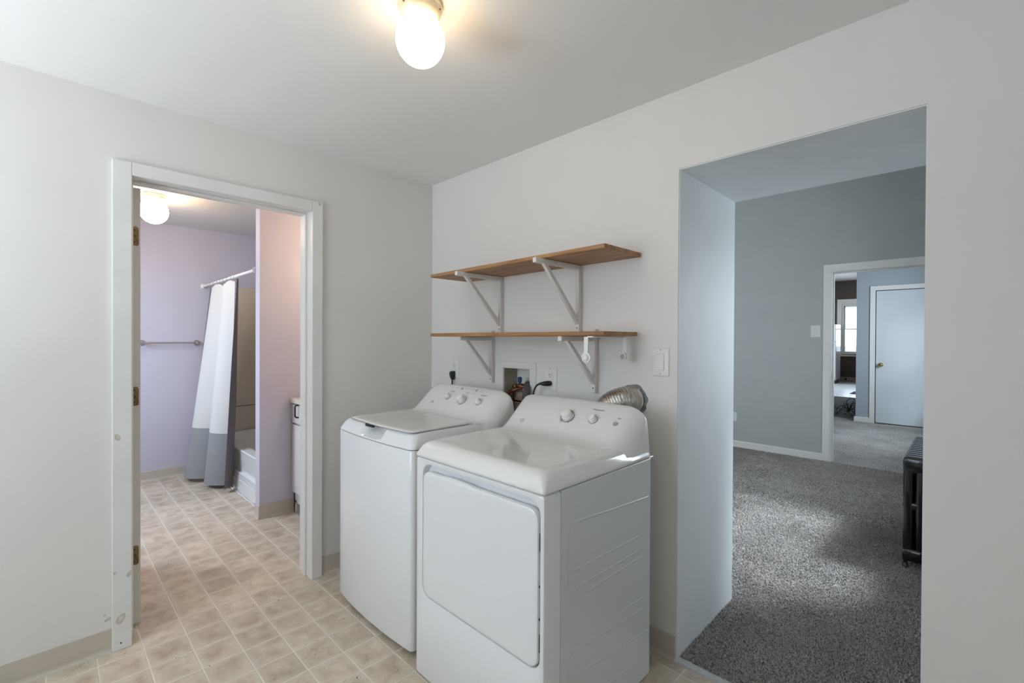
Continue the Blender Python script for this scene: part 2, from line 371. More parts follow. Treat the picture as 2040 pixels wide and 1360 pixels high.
# ---- bathroom shell
BX, BY, TBY = -2.88, -2.35, 0.06
bm = bmesh.new(); bw0, bw1 = -2.15, -1.35
box(bm, BX-.1, bw0, BY-.1, BY, -.1, HB); box(bm, bw1, -AW, BY-.1, BY, -.1, HB); box(bm, bw0, bw1, BY-.1, BY, -.1, 1.1); box(bm, bw0, bw1, BY-.1, BY, 2.1, HB)
struct('wall_bath_front', bm, LAV)
window_unit('window_3', 'x', BY-.08, bw0, bw1, 1.1, 2.1, 0.06, glass=False)
struct('wall_bath_left', B(BX-.1, BX, BY-.1, TW, -.1, HB), LAV)
struct('wall_bath_back', B(BX, -AW, TBY, TBY+.1, -.1, HB), LAV)
struct('wall_bath_partition', B(-1.228, -1.135, -0.745, TBY, 0, HB), LAV)
struct('wall_bath_right', B(-AW-.004, -AW, D1+.06, TBY, 0, HB), LAV)
struct('ceiling', B(BX-.1, -AW, BY-.1, TBY+.1, HB, HB+.1), LAVC)

# ---- floor of laundry + bathroom : vinyl tiles
floor = struct('floor', B(BX-.1, XR+.15, YF-.15, 0.0, -0.10, -0.0014), GROUT)
bm = B(BX-.1, -.0, 0.0, TW, -.10, -.0014); put('floor_extension', bm, GROUT, floor)
PX, PY, JX = 0.1566, 0.1511, 0.0055
OXT, OYT = 0.0865, -1.5700
def tile_bm(x0, x1, y0, y1):
    bm = bmesh.new(); b = 0.0018
    loft(bm, [[Vector((x, y, -0.005)) for x, y in ((x0, y0), (x1, y0), (x1, y1), (x0, y1))],
              [Vector((x, y, -0.0010)) for x, y in ((x0, y0), (x1, y0), (x1, y1), (x0, y1))],
              [Vector((x, y, 0.0)) for x, y in ((x0+b, y0+b), (x1-b, y0+b), (x1-b, y1-b), (x0+b, y1-b))]], cap0=False)
    return bm
full = None; restbm = bmesh.new(); cnt = 0
cands = []
for i in range(-20, 28):
    for j in range(-12, 13):
        x0 = OXT+i*PX+JX/2; x1 = OXT+(i+1)*PX-JX/2; y0 = OYT+j*PY+JX/2; y1 = OYT+(j+1)*PY-JX/2
        if x1 < BX or x0 > XR or y1 < YF or y0 > 0.0: continue
        cx0, cx1, cy0, cy1 = max(x0, BX), min(x1, XR), max(y0, YF), min(y1, 0.0 if x0 > -AW else TBY)
        if cx1-cx0 < .01 or cy1-cy0 < .01: continue
        cx, cy = (cx0+cx1)/2, (cy0+cy1)/2
        vis = False
        for qx in (cx0, cx, cx1):
            for qy in (cy0, cy, cy1):
                u, v = proj((qx, qy, 0))
                if -5 < u < 2045 and v < 1370:
                    if qx > -0.02:
                        if 0.29 < qx < 1.71 and qy > -0.79: continue
                        if u > 1300 and u < 1450 or (qy < -0.0 and u < 860): vis = True
                        if u >= 860 and not (0.28 < qx < 1.72): vis = True
                    else:
                        if 262 < u < 602 and qy > -1.62 and qy < -0.3: vis = True
        if qx is not None and cy < -1.75: vis = vis and cx > 0
        cands.append((vis, (CAM-Vector((cx, cy, 0))).length, cx0, cx1, cy0, cy1, (cx0, cx1, cy0, cy1) == (x0, x1, y0, y1)))
cands.sort(key=lambda t: (not t[0], t[1]))
for vis, dist, cx0, cx1, cy0, cy1, isfull in cands:
    if vis and cnt < 298:
        cnt += 1
        if isfull and full is not None:
            o = full.copy(); COL.objects.link(o); o.parent = floor
            o.location = Vector(((cx0+cx1)/2, (cy0+cy1)/2, fullz))-wpos(floor)
        else:
            o = put('tile', tile_bm(cx0, cx1, cy0, cy1), TILE, floor)
            if isfull: full = o; fullz = WPOS[o.name].z
    else:
        t = tile_bm(cx0, cx1, cy0, cy1); me = bpy.data.meshes.new('tmp'); t.to_mesh(me); t.free(); restbm.from_mesh(me); bpy.data.meshes.remove(me)
rest = put('tile_field', restbm, TILE, floor); rest['kind'] = 'stuff'

# ---- carpet room, middle room, end room
YD, YD2 = 4.28, 4.40; YE, YE2 = 7.70, 7.82; YW = 16.80; XL = -1.6; XC = 2.66
bm = bmesh.new(); c0, c1 = 1.46, 2.60
box(bm, XC, XC+.2, TW, c0, -.1, HF); box(bm, XC, XC+.2, c1, YD, -.1, HF); box(bm, XC, XC+.2, c0, c1, -.1, 0.80); box(bm, XC, XC+.2, c0, c1, 2.05, HF)
struct('wall_carpet_room_right', bm, GREYW); window_unit('window_4', 'y', XC+.08, c0, c1, .80, 2.05, 0.07, glass=False)
struct('wall_carpet_room_left', B(XL-.1, XL, TW, YD, -.1, HF), GREYW)
struct('wall_carpet_room_front', B(XL, 0, TW-.1, TW, -.1, HF), GREYW)
struct('wall_far', (lambda bm: (box(bm, XL, 1.53, YD, YD2, -.1, HF), box(bm, 1.53, 2.40, YD, YD2, 2.13, HF), box(bm, 2.40, XC+.2, YD, YD2, -.1, HF), bm)[-1])(bmesh.new()), GREYW)
bm = bmesh.new(); c0, c1 = 5.4, 6.8
box(bm, XC, XC+.2, YD2, c0, -.1, HF); box(bm, XC, XC+.2, c1, YE, -.1, HF); box(bm, XC, XC+.2, c0, c1, -.1, 1.0); box(bm, XC, XC+.2, c0, c1, 2.4, HF)
struct('wall_middle_room_right', bm, BLUEW); window_unit('window_5', 'y', XC+.08, c0, c1, 1.0, 2.4, 0.07, glass=False)
bm = bmesh.new(); box(bm, XL-.1, XL, YD2, 13.1, -.1, HF); box(bm, XL-.1, XL, 15.3, YW, -.1, HF); box(bm, XL-.1, XL, 13.1, 15.3, -.1, 1.0); box(bm, XL-.1, XL, 13.1, 15.3, 2.5, HF)
struct('wall_end_left', bm, BROWNW)
struct('wall_blue', (lambda bm: (box(bm, 1.295, 1.53, YE, YE2, -.1, HF), box(bm, 1.53, 2.40, YE, YE2, 2.19, HF), box(bm, 2.40, XC+.2, YE, YE2, -.1, HF), box(bm, 1.53, 2.40, YE+.05, YE2, -.1, 2.19), bm)[-1])(bmesh.new()), BLUEW)
struct('wall_end_right', B(1.295, 1.40, YE2, YW, -.1, HF), BROWNW)
bm = bmesh.new(); g0, g1, gz0, gz1 = -0.36, 0.55, 0.90, 2.56
box(bm, XL-.1, g0, YW, YW+.15, -.1, HF); box(bm, g1, 1.4, YW, YW+.15, -.1, HF); box(bm, g0, g1, YW, YW+.15, -.1, gz0); box(bm, g0, g1, YW, YW+.15, gz1, HF)
struct('wall_end', bm, BROWNW)
window_unit('window_6', 'x', YW+.0, g0, g1, gz0, gz1, 0.10)
bm = bmesh.new(); yc0, yc1 = YW-.022, YW
box(bm, g0-.13, g0, yc0, yc1, gz0-.02, gz1, .004); box(bm, g1, g1+.13, yc0, yc1, gz0-.02, gz1, .004); box(bm, g0-.13, g1+.13, yc0, yc1, gz1, gz1+.16, .004); box(bm, g0-.16, g1+.16, yc0-.04, yc1, gz0-.07, gz0-.02, .004)
struct('trim_2', bm, TRIM)
struct('baseboard_end', B(XL, 1.295, YW-.02, YW, 0, 0.14, .004), mat('tan_baseboard', (0.36, 0.29, 0.22), .6))
struct('ceiling', B(XL-.1, XC+.2, TW, YW+.15, HF, HF+.1), CEIL)
# floors beyond
struct('floor', (lambda bm: (box(bm, OX0-.01, OX1+.01, 0.028, TW, -.1, .004), box(bm, XL-.1, XC+.2, TW, 7.98, -.1, .004), bm)[-1])(bmesh.new()), CARP)
fe = struct('floor', B(XL-.1, 1.40, 7.98, YW+.1, -.1, -.006), DARK)
y = 7.985; k = 0
while y < 11.5:
    y1 = min(y+0.60, 11.62); x = XL-(k % 2)*0.5
    while x < 1.30:
        a, b = max(x, XL), min(x+1.15, 1.29)
        if b-a > .05: put('plank', B(a+.004, b-.004, y+.005, y1-.005, -.012, 0, .003, 1), FWOOD, fe)
        x += 1.15
    y = y1; k += 1
struct('trim_3', B(XL, 1.29, 11.62, 11.80, -.01, .003, .002), mat('bright_threshold', (0.75, 0.76, 0.77), .3))
for i in range(4):
    for j in range(7):
        put('tile', B(XL+i*0.73+.004, XL+(i+1)*0.73-.004, 11.81+j*0.71+.004, 11.81+(j+1)*0.71-.004, -.01, 0, .003, 1), WHTILE, fe)
tag(put('floor_mat', B(0.50, 1.15, 12.5, 13.2, 0.0, .012, .004), MATM), 'dark rectangular mat on the pale floor of the far room', 'mat')

# threshold strip at the doorway
bm = bmesh.new(); loft(bm, [[Vector((x, y, z)) for y, z in ((-.012, -.001), (-.006, .006), (.02, .009), (.034, .004), (.034, -.003))] for x in (OX0-.004, OX1+.004)])
struct('trim_4', bm, STRIP)

# ---- baseboards
def base(name, axis, fixed, a0, a1, h, sgn, m=BASEV, t=0.006, toe=True):
    pr = [(0, 0), (t+.009, 0), (t+.008, .003), (t+.002, .012), (t, .02), (t, h-.002), (t-.002, h), (0, h)] if toe else [(0, 0), (t, 0), (t, h-.006), (t-.004, h), (0, h)]
    rings = []
    for a in (a0, a1):
        rings.append([Vector((a, fixed+sgn*d, z)) if axis == 'x' else Vector((fixed+sgn*d, a, z)) for d, z in pr])
    bm = bmesh.new(); loft(bm, rings); return struct(name, bm, m)
base('baseboard_left', 'y', 0, YF, D0-.067, .102, 1); base('baseboard_left', 'y', 0, D1+.060, 0, .102, 1)
base('baseboard_back', 'x', 0, 0, OX0-.002, .102, -1)
base('baseboard_bath_left', 'y', BX, BY, -.70, .09, 1)
base('baseboard_bath_partition', 'y', -1.135, -.748, TBY, .10, 1); base('baseboard_bath_partition', 'x', -.745, -1.225, -1.128, .10, -1)
base('baseboard_far', 'x', YD, XL, 1.472, .085, -1, TRIM, .014, False)
base('baseboard_blue', 'x', YE, 1.275, 1.478, .085, -1, TRIM, .016, False)

# ---- bathroom door frame: casing, jamb, stops
fr = None
bm = bmesh.new(); ct = 0.018
box(bm, 0, ct, D0-.067, D0, 0, DZ+.058, .003); box(bm, 0, ct, D1, D1+.059, 0, DZ+.058, .003); box(bm, 0, ct, D0, D1, DZ, DZ+.058, .003)
fr = struct('trim_5', bm, TRIM)
bm = bmesh.new()
box(bm, -AW-.004, .006, D0-.02, D0, 0, DZ+.02, .002); box(bm, -AW-.004, .006, D1, D1+.02, 0, DZ+.02, .002); box(bm, -AW-.004, .006, D0, D1, DZ, DZ+.02, .002)
put('jamb', bm, TRIM, fr)
bm = bmesh.new()
for s0, s1 in ((-.094, -.058),):
    box(bm, s0, s1, D0, D0+.012, 0, DZ, .003); box(bm, s0, s1, D1-.012, D1, 0, DZ, .003); box(bm, s0, s1, D0+.012, D1-.012, DZ-.012, DZ, .003)
put('door_stop', bm, TRIM, fr)
bm = bmesh.new(); box(bm, -AW-.02, -AW-.002, D1, D1+.06, 0, DZ+.058, .003); box(bm, -AW-.02, -AW-.002, D0-.067, D0-.002, 0, DZ+.058, .003); box(bm, -AW-.02, -AW-.002, D0, D1, DZ, DZ+.058, .003)
put('inner_casing', bm, TRIM, fr)
# filler patches and scuffs on the left casing
def patch(y, z, a, b, m, x=ct, rot=0.4, parent=fr, name='filler_patch'):
    bm = bmesh.new(); pts = []
    for k in range(16):
        t = 2*PI*k/16; rr_ = 1+.05*math.sin(3*t+y*9)
        p, q = a*rr_*math.cos(t), b*rr_*math.sin(t)
        pts.append(Vector((0, y+p*math.cos(rot)-q*math.sin(rot), z+p*math.sin(rot)+q*math.cos(rot))))
    loft(bm, [[Vector((x-.0005, p.y, p.z)) for p in pts], [Vector((x+.0008, p.y, p.z)) for p in pts]], smooth if False else True, True)
    return put(name, bm, m, parent)
patch(-1.653, .925, .010, .015, PUTTY); patch(-1.643, .135, .014, .023, PUTTY, rot=-.5); patch(-1.643, .137, .008, .013, PUTTYL, x=ct+.0005, rot=-.5); patch(-1.652, .927, .005, .008, PUTTYL, x=ct+.0005); patch(-1.613, .322, .008, .015, PUTTY, rot=-.6); patch(-1.662, .34, .006, .006, PUTTY)
patch(-.783, 2.112, .008, .008, PUTTY); patch(-1.642, .03, .003, .004, DIRT)
for (yy, zz, a, b) in ((-1.684, .142, .012, .006), (-1.694, .165, .004, .004)): patch(yy, zz, a, b, SCUFF, x=0.0005, parent=wl, name='scuff_mark')

# ---- bathroom door leaf, swung 90 degrees into the bathroom
LX = -AW-.002; ly0, ly1 = D0+.012, D0+.047
door = struct('door_1', B(LX-.775, LX, ly0, ly1, .014, DZ-.012, .002), mat('door_edge_paint', (0.70, 0.68, 0.63), .45, var=.06, vscale=8))
for zc in (1.828, 1.082, .338):
    bm = bmesh.new(); P = rr(-.5, .5, -.5, .5, .22, 3)
    # leaf let into the door edge: round corners only on the far side
    pts = [(ly0+.001, zc-.044), (ly0+.023, zc-.044), (ly0+.028, zc-.039), (ly0+.028, zc+.036), (ly0+.022, zc+.044), (ly0+.001, zc+.044)]
    loft(bm, [[Vector((LX+.0002, a, b)) for a, b in pts], [Vector((LX+.003, a, b)) for a, b in pts]])
    h = put('hinge', bm, BRASS, door)
    for dz in (-.028, 0, .028): put('screw', lathe(bmesh.new(), (LX+.003, ly0+.016-abs(dz)*.15, zc+dz), (1, 0, 0), [(.0035, 0), (.003, .0009), (.001, .0012)], 10), DARK, h)
    put('hinge_pin', tube(bmesh.new(), [(LX+.006, ly0-.003, zc-.046), (LX+.006, ly0-.003, zc+.046)], .0048, 10), BRASS, h)
for sx in (ly0-.03, ly1+.03):
    put('knob', lathe(bmesh.new(), (LX-.715, (ly0+ly1)/2, .95), (0, 1 if sx > ly0 else -1, 0), [(.026, .018), (.026, .022), (.011, .026), (.010, .045), (.026, .055), (.029, .068), (.022, .08), (.008, .084)], 20), BRASS, door)

# ---- casing of the far doorway and closet door
bm = bmesh.new(); y0, y1 = YD-.018, YD
box(bm, 1.470, 1.543, y0, y1, 0, 2.200, .003); box(bm, 2.38, 2.46, y0, y1, 0, 2.200, .003); box(bm, 1.543, 2.38, y0, y1, 2.120, 2.200, .003)
t6 = struct('trim_6', bm, TRIM)
bm = bmesh.new(); box(bm, 1.53, 1.549, YD-.004, YD2+.004, 0, 2.14, .002); box(bm, 2.381, 2.40, YD-.004, YD2+.004, 0, 2.14, .002); box(bm, 1.549, 2.381, YD-.004, YD2+.004, 2.114, 2.135, .002); put('jamb', bm, TRIM, t6)
bm = bmesh.new(); box(bm, 1.549, 1.561, YD+.05, YD+.085, 0, 2.114, .002); box(bm, 1.561, 2.381, YD+.05, YD+.085, 2.102, 2.114, .002); put('door_stop', bm, TRIM, t6)
bm = bmesh.new(); box(bm, 1.549, 1.5505, YD+.012, YD+.035, .93, .99); put('strike_plate', bm, NICKEL, t6)
bm = bmesh.new(); y0, y1 = YE-.018, YE
box(bm, 1.478, 1.548, y0, y1, 0, 2.25, .003); box(bm, 2.385, 2.455, y0, y1, 0, 2.25, .003); box(bm, 1.548, 2.385, y0, y1, 2.178, 2.25, .003)
struct('trim_7', bm, TRIM)
d2 = struct('door_2', B(1.558, 2.377, YE+.002, YE+.038, .018, 2.168, .002), DOORP)
put('gap', (lambda bm: (box(bm, 1.546, 2.387, YE+.04, YE+.049, 0.002, 2.18), bm)[-1])(bmesh.new()), DARK, d2)
put('knob', lathe(bmesh.new(), (1.625, YE+.002, .965), (0, -1, 0), [(.032, 0), (.032, .006), (.013, .012), (.012, .03), (.030, .042), (.034, .058), (.024, .07), (.008, .075)], 20), mat('brass_knob', (.55, .42, .2), .2, 1.0), d2)
put('latch_plate', B(1.549, 1.5585, YE+.001, YE+.006, .93, 1.0), DARK, d2)

# ---- plumbing recess in the back wall: lining, bricks, cover frame
bm = bmesh.new()
box(bm, HX0, HX1, HD-.003, HD, HZ0, HZ1); box(bm, HX1-.003, HX1, .003, HD, HZ0, HZ1); box(bm, HX0, HX1, .003, HD, HZ1-.003, HZ1)
put('recess_lining', bm, RECESS, wb)
put('stud', B(HX0, HX0+.004, .004, HD-.004, HZ0, HZ1-.004), RECESSD, wb)
zz = HZ0+.004; row = 0
while zz < 1.03:
    xs = HX0+.006-(0.09 if row % 2 else 0)
    while xs < HX1-.006:
        a, b = max(xs, HX0+.006), min(xs+.195, HX1-.006)
        if b-a > .02: put('brick', B(a+.002, b-.003, .060+random.uniform(-.004, .004), .112, zz+.003, zz+.058, .004, 1), BRICK, wb)
        xs += .2
    zz += .062; row += 1
bm = bmesh.new(); fy = -.0035
for a in ((.668, HX0-.002, .60, HZ1+.002), (HX1+.002, .962, .60, HZ1+.002), (.668, .962, HZ1+.002, 1.229)): box(bm, a[0], a[1], fy, .002, a[2], a[3], .0012, 1)
put('access_frame', bm, WALL, wb)

# ================================================================ TUFTED CARPET
def tufts(n, region, hmin, hmax, w):
    P = np.zeros((0, 2))
    while len(P) < n:
        q = np.column_stack([rng.uniform(-.3, 2.62, n*2), rng.uniform(.03, 4.27, n*2)]); P = np.vstack([P, q[region(q[:, 0], q[:, 1])]])
    P = P[:n]; ang = rng.uniform(0, 2*PI, n); lean = rng.uniform(.25, .95, n); hh = rng.uniform(hmin, hmax, n); ww = w*rng.uniform(.7, 1.3, n)
    d = np.column_stack([np.cos(ang), np.sin(ang)]); s = np.column_stack([-np.sin(ang), np.cos(ang)])
    V = np.zeros((n, 5, 3)); L = hh*lean
    b = np.column_stack([P, np.full(n, .002)])
    V[:, 0, :2] = P-s*ww[:, None]/2; V[:, 1, :2] = P+s*ww[:, None]/2; V[:, :2, 2] = .002
    mid = P+d*(L*.35)[:, None]; V[:, 2, :2] = mid-s*ww[:, None]*.5; V[:, 3, :2] = mid+s*ww[:, None]*.5; V[:, 2, 2] = V[:, 3, 2] = .002+hh*.72
    V[:, 4, :2] = P+d*L[:, None]; V[:, 4, 2] = .002+hh*(1-.35*lean)
    idx = (np.arange(n)*5)[:, None]
    q = np.hstack([idx+0, idx+1, idx+3, idx+2]); t = np.hstack([idx+2, idx+3, idx+4])
    return V.reshape(-1, 3), q, t
SL = lambda y: 2.626-.3466*(y+1.876)
def reg_a(x, y): return (y < 2.3) & (x > np.maximum(SL(y)-.25, np.where(y < TW+.01, OX0+.004, -9))) & (x < np.where(y < TW+.01, OX1-.004, 2.62))
def reg_b(x, y): return (y >= 2.3) & (x > SL(y)-.25)
Va, qa, ta = tufts(120000, reg_a, .008, .017, .0036); Vb, qb, tb = tufts(60000, reg_b, .008, .015, .0055)
V = np.vstack([Va, Vb]); Q = np.vstack([qa, qb+len(Va)]); T = np.vstack([ta, tb+len(Va)])
me = bpy.data.meshes.new('carpet'); me.vertices.add(len(V)); me.vertices.foreach_set('co', V.astype(np.float32).ravel())
me.loops.add(Q.size+T.size); me.loops.foreach_set('vertex_index', np.concatenate([Q.ravel(), T.ravel()]).astype(np.int32))
me.polygons.add(len(Q)+len(T))
me.polygons.foreach_set('loop_start', np.concatenate([np.arange(len(Q))*4, len(Q)*4+np.arange(len(T))*3]).astype(np.int32))
me.update(calc_edges=True); me.validate(); me.materials.append(TUFT)
cp = bpy.data.objects.new('carpet_pile', me); COL.objects.link(cp)
tag(cp, 'grey shaggy carpet pile covering the floor beyond the wide doorway', 'carpet', kind='stuff')

# ================================================================ APPLIANCES
FU, FV, FN = Vector((1, 0, 0)), Vector((0, .757, .654)), Vector((0, -.654, .757))
CONS = [(-.425, .900), (-.425, .941), (-.405, .9465), (-.385, .9520), (-.365, .961), (-.35, .971), (-.33, .9875), (-.30, 1.0135), (-.27, 1.0395), (-.245, 1.061), (-.225, 1.0765), (-.213, 1.0835), (-.203, 1.086),
        (-.194, 1.0845), (-.188, 1.079), (-.184, 1.068), (-.178, 1.03), (-.168, .96), (-.158, .900)]
SPAN = [1.041, 1.716]                 # x extent of the console being dressed
def fz(x, y):
    for (ya, za), (yb, zb) in zip(CONS, CONS[1:]):
        if ya <= y <= yb and yb > ya: z = za+(zb-za)*(y-ya)/(yb-ya); break
    return z+.006*(1-((x-(SPAN[0]+SPAN[1])/2)/((SPAN[1]-SPAN[0])/2))**2)*max(0, (z-1.0)/.088)
def fp(x, y, off=0.0): return Vector((x, y, fz(x, y)))+FN*off

def deck_rings(x0, x1, y0, y1, prof, bow=0.0, scoop=None, m=1):
    out = []
    for ins, z, r in prof:
        P = rr(x0+ins, x1-ins, y0+ins, y1, r, 5, m); ring = []
        for (a, b) in P:
            if bow:
                w = max(0, 1-((a-(x0+x1)/2)/((x1-x0)/2))**2); f = max(0, min(1, ((y0+y1)/2-b)/((y1-y0)/2)))
                b -= bow*w*(1 if f > .85 else 0)
            zz = z
            if scoop and b < y0+.12:
                sx0, sx1, dep = scoop; e = .03
                k = max(0, min(1, (a-sx0)/e))*max(0, min(1, (sx1-a)/e)); k = k*k*(3-2*k)
                h = max(0, min(1, (z-.895)/.012)); b += dep*k*h
                if z > .93: zz = z-.014*k
            ring.append(Vector((a, b, zz)))
        out.append(ring)
    return out
CEND = [(-.345, .890), (-.34, .897), (-.325, .899), (-.31, .902), (-.297, .905), (-.285, .910), (-.273, .919), (-.262, .932), (-.247, .949), (-.235, .965), (-.224, .983), (-.214, 1.001), (-.205, 1.020),
        (-.197, 1.033), (-.188, 1.038), (-.180, 1.030), (-.174, 1.0), (-.166, .95), (-.158, .890)]
def console(x0, x1, root):
    bm = bmesh.new(); rings = []; rx, rin = .075, .046
    nrm = []
    for i, p in enumerate(CONS):
        a = CONS[max(i-1, 0)]; b = CONS[min(i+1, len(CONS)-1)]; dx, dz = b[0]-a[0], b[1]-a[1]; l = math.hypot(dx, dz)
        nrm.append((dz/l, -dx/l))
    def section(x, k):
        r = []
        for (y, z), (ye, ze) in zip(CONS, CEND):
            crown = .006*(1-((x-(x0+x1)/2)/((x1-x0)/2))**2)*max(0, (z-1.0)/.088)
            r.append(Vector((x, y+(ye-y)*k, z+(ze-z)*k+crown)))
        return r
    st = [i*PI/2/7 for i in range(8)]
    xs = [(x0+rx*(1-math.sin(t)), 1-math.sin(PI/2-t)) for t in []]
    for t in st: rings.append(section(x0+rx*(1-math.cos(t)), 1-math.sin(t)))
    for i in range(1, 12): rings.append(section(x0+rx+(x1-x0-2*rx)*i/12, 0))
    for t in st[::-1]: rings.append(section(x1-rx*(1-math.cos(t)), 1-math.sin(t)))
    loft(bm, rings)
    return put('control_console', bm, APPLD, root, smooth=40)
def knob(x, y, r, root, con, h=.022):
    o = fp(x, y, .0)
    ring = put('dial_ring', lathe(bmesh.new(), fp(x, y, -.002), FN, [(r*1.14, 0), (r*1.14, .0038), (r*1.10, .0045), (r*.9, .0045)], 32), GREYP, con)
    k = put('knob', lathe(bmesh.new(), fp(x, y, .001), FN, [(r, 0), (r*1.0, .005), (r*.86, .009), (r*.80, h*.8), (r*.74, h*.95), (r*.6, h)], 32), PLAST, con, smooth=35)
    put('chrome_rim', lathe(bmesh.new(), fp(x, y, .001), FN, [(r*1.07, 0.0), (r*1.08, .004), (r*1.04, .0075), (r*.9, .0078)], 32), CHROME, con, smooth=40)
    bm = bmesh.new(); c = fp(x, y, h)+FV*r*.45
    for s in ((-1, -1), (1, -1), (1, 1), (-1, 1)): pass
    loft(bm, [[c+FU*a*.0012+FV*b*r*.2+FN*z for a, b in ((-1, -1), (1, -1), (1, 1), (-1, 1))] for z in (-.001, .0006)])
    put('pointer', bm, GREYP, k)
    return k
def dashes(x, y, r, angs, con, w=.008, t=.0012):
    """dial print too fine to read in the photograph: one short stroke for each printed word"""
    bm = bmesh.new()
    for a in angs:
        c = fp(x, y, .0004)+FU*math.sin(math.radians(a))*(r+.012)+FV*math.cos(math.radians(a))*(r+.009)
        ww = w*random.uniform(.7, 1.2)
        loft(bm, [[c+FU*p*ww/2+FV*q*t/2+FN*z for p, q in ((-1, -1), (1, -1), (1, 1), (-1, 1))] for z in (0, .0004)])
    put('dial_print', bm, GREYP, con)['kind'] = 'stuff'
def logo(x, y, con, r=.0105):
    bm = bmesh.new(); n = 28; c = fp(x, y, .0006)
    rings = []
    for rad, z in ((r, 0), (r, .0006), (r*.80, .0006), (r*.80, 0)):
        rings.append([c+FU*rad*math.cos(2*PI*k/n)+FV*rad*math.sin(2*PI*k/n)+FN*z for k in range(n)])
    loft(bm, rings, False, False); put('logo_ring', bm, LOGO, con)
    text_obj('logo_letters', 'GE', r*1.05, fp(x, y, .0005), FU, FV, LOGO, con)

# ---------------- dryer
dx0, dx1, dy0, dy1 = 1.035, 1.720, -.815, -.155
dry = thing('clothes_dryer', ((dx0+dx1)/2, (dy0+dy1)/2, 0), 'white front-loading clothes dryer with square door, nearest the carpeted doorway', 'dryer')
ZS = .882
# side and rear cabinet
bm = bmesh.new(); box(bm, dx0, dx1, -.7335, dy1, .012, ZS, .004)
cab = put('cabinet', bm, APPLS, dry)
put('inner_shadow_gap', B(dx0+.008, dx1-.008, dy0+.03, dy1-.02, .004, ZS+.006), DARK, dry)
# embossed ribs on the right side panel
def rib(pts, r=.008, name='embossed_rib'):
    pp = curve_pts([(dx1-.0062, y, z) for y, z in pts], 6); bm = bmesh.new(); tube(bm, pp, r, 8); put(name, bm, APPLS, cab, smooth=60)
rib([(-.700, .56), (-.700, .70), (-.690, .745), (-.655, .762), (-.42, .745), (-.175, .728)])
rib([(-.690, .607), (-.47, .600), (-.25, .592)]); rib([(-.634, .545), (-.43, .540), (-.222, .536)]); rib([(-.594, .511), (-.40, .508), (-.235, .506)])
rib([(-.43, .352), (-.31, .347), (-.205, .340)]); rib([(-.70, .22), (-.698, .30), (-.685, .330), (-.655, .342), (-.42, .315), (-.187, .294)])
rib([(-.69, .245), (-.67, .262), (-.42, .225), (-.166, .190)]); rib([(-.69, .13), (-.66, .15), (-.40, .12), (-.166, .10)])
# front panel with door pocket
bm = bmesh.new()
hx0, hx1, hz0, hz1, hr = 1.083, 1.704, .337, .862, .045
def Rg(a0, a1, b0, b1, r, y): return [Vector((a, y, b)) for a, b in rr(a0, a1, b0, b1, r, 6)]
rings = [Rg(dx0, dx1, .006, ZS, .012, -.7365), Rg(dx0, dx1, .006, ZS, .012, dy0+.012), Rg(dx0+.0035, dx1-.0035, .0085, ZS-.0015, .012, dy0+.0035), Rg(dx0+.012, dx1-.012, .016, ZS-.004, .012, dy0),
         Rg(hx0-.006, hx1+.003, hz0-.004, hz1+.004, hr+.004, dy0), Rg(hx0-.002, hx1+.0, hz0-.001, hz1+.001, hr+.001, dy0+.0015), Rg(hx0, hx1, hz0, hz1, hr, dy0+.006), Rg(hx0+.003, hx1-.003, hz0+.003, hz1-.006, hr, dy0+.026)]
loft(bm, rings, cap0=True, cap1=True)
fpn = put('front_panel', bm, APPL, dry, smooth=32)
# door
bm = bmesh.new(); qx0, qx1, qz0, qz1 = 1.090, 1.698, .343, .836
rings = [Rg(qx0+.004, qx1-.004, qz0+.004, qz1-.004, .035, dy0+.022), Rg(qx0, qx1, qz0, qz1, .038, dy0+.014), Rg(qx0, qx1, qz0, qz1, .038, dy0+.002), Rg(qx0+.002, qx1-.002, qz0+.002, qz1-.002, .037, dy0-.0025),
         Rg(qx0+.007, qx1-.007, qz0+.006, qz1-.007, .034, dy0-.0045), Rg(qx0+.016, qx1-.016, qz0+.014, qz1-.016, .03, dy0-.0045), Rg(qx0+.06, qx1-.06, qz0+.06, qz1-.06, .02, dy0-.0045)]
loft(bm, rings)
dd = put('door', bm, APPL, dry, smooth=32)
# finger lip bulging up from the door's top edge
bm = bmesh.new(); P = []
for k in range(13):
    t = k/12; w = math.sin(PI*t)**.5*.010 if 0 < t < 1 else 0
    P.append((1.20+.10*t*2, w))
loft(bm, [[Vector((x, y, qz1-.006)) for x, w in P]+[Vector((x, y, qz1-.001+w*.7)) for x, w in P[::-1]] for y in (dy0-.002, dy0+.010)])
put('door_lip', bm, APPL, dd)
for zc in (.735, .425):
    put('hinge', B(qx1-.001, hx1-.001, dy0+.004, dy0+.02, zc-.028, zc+.028, .001, 1), BLACK, dd)
for zc in (.60, .50): put('latch_mark', B(qx1-.002, hx1-.001, dy0+.002, dy0+.015, zc-.002, zc+.003), DARK, dd)
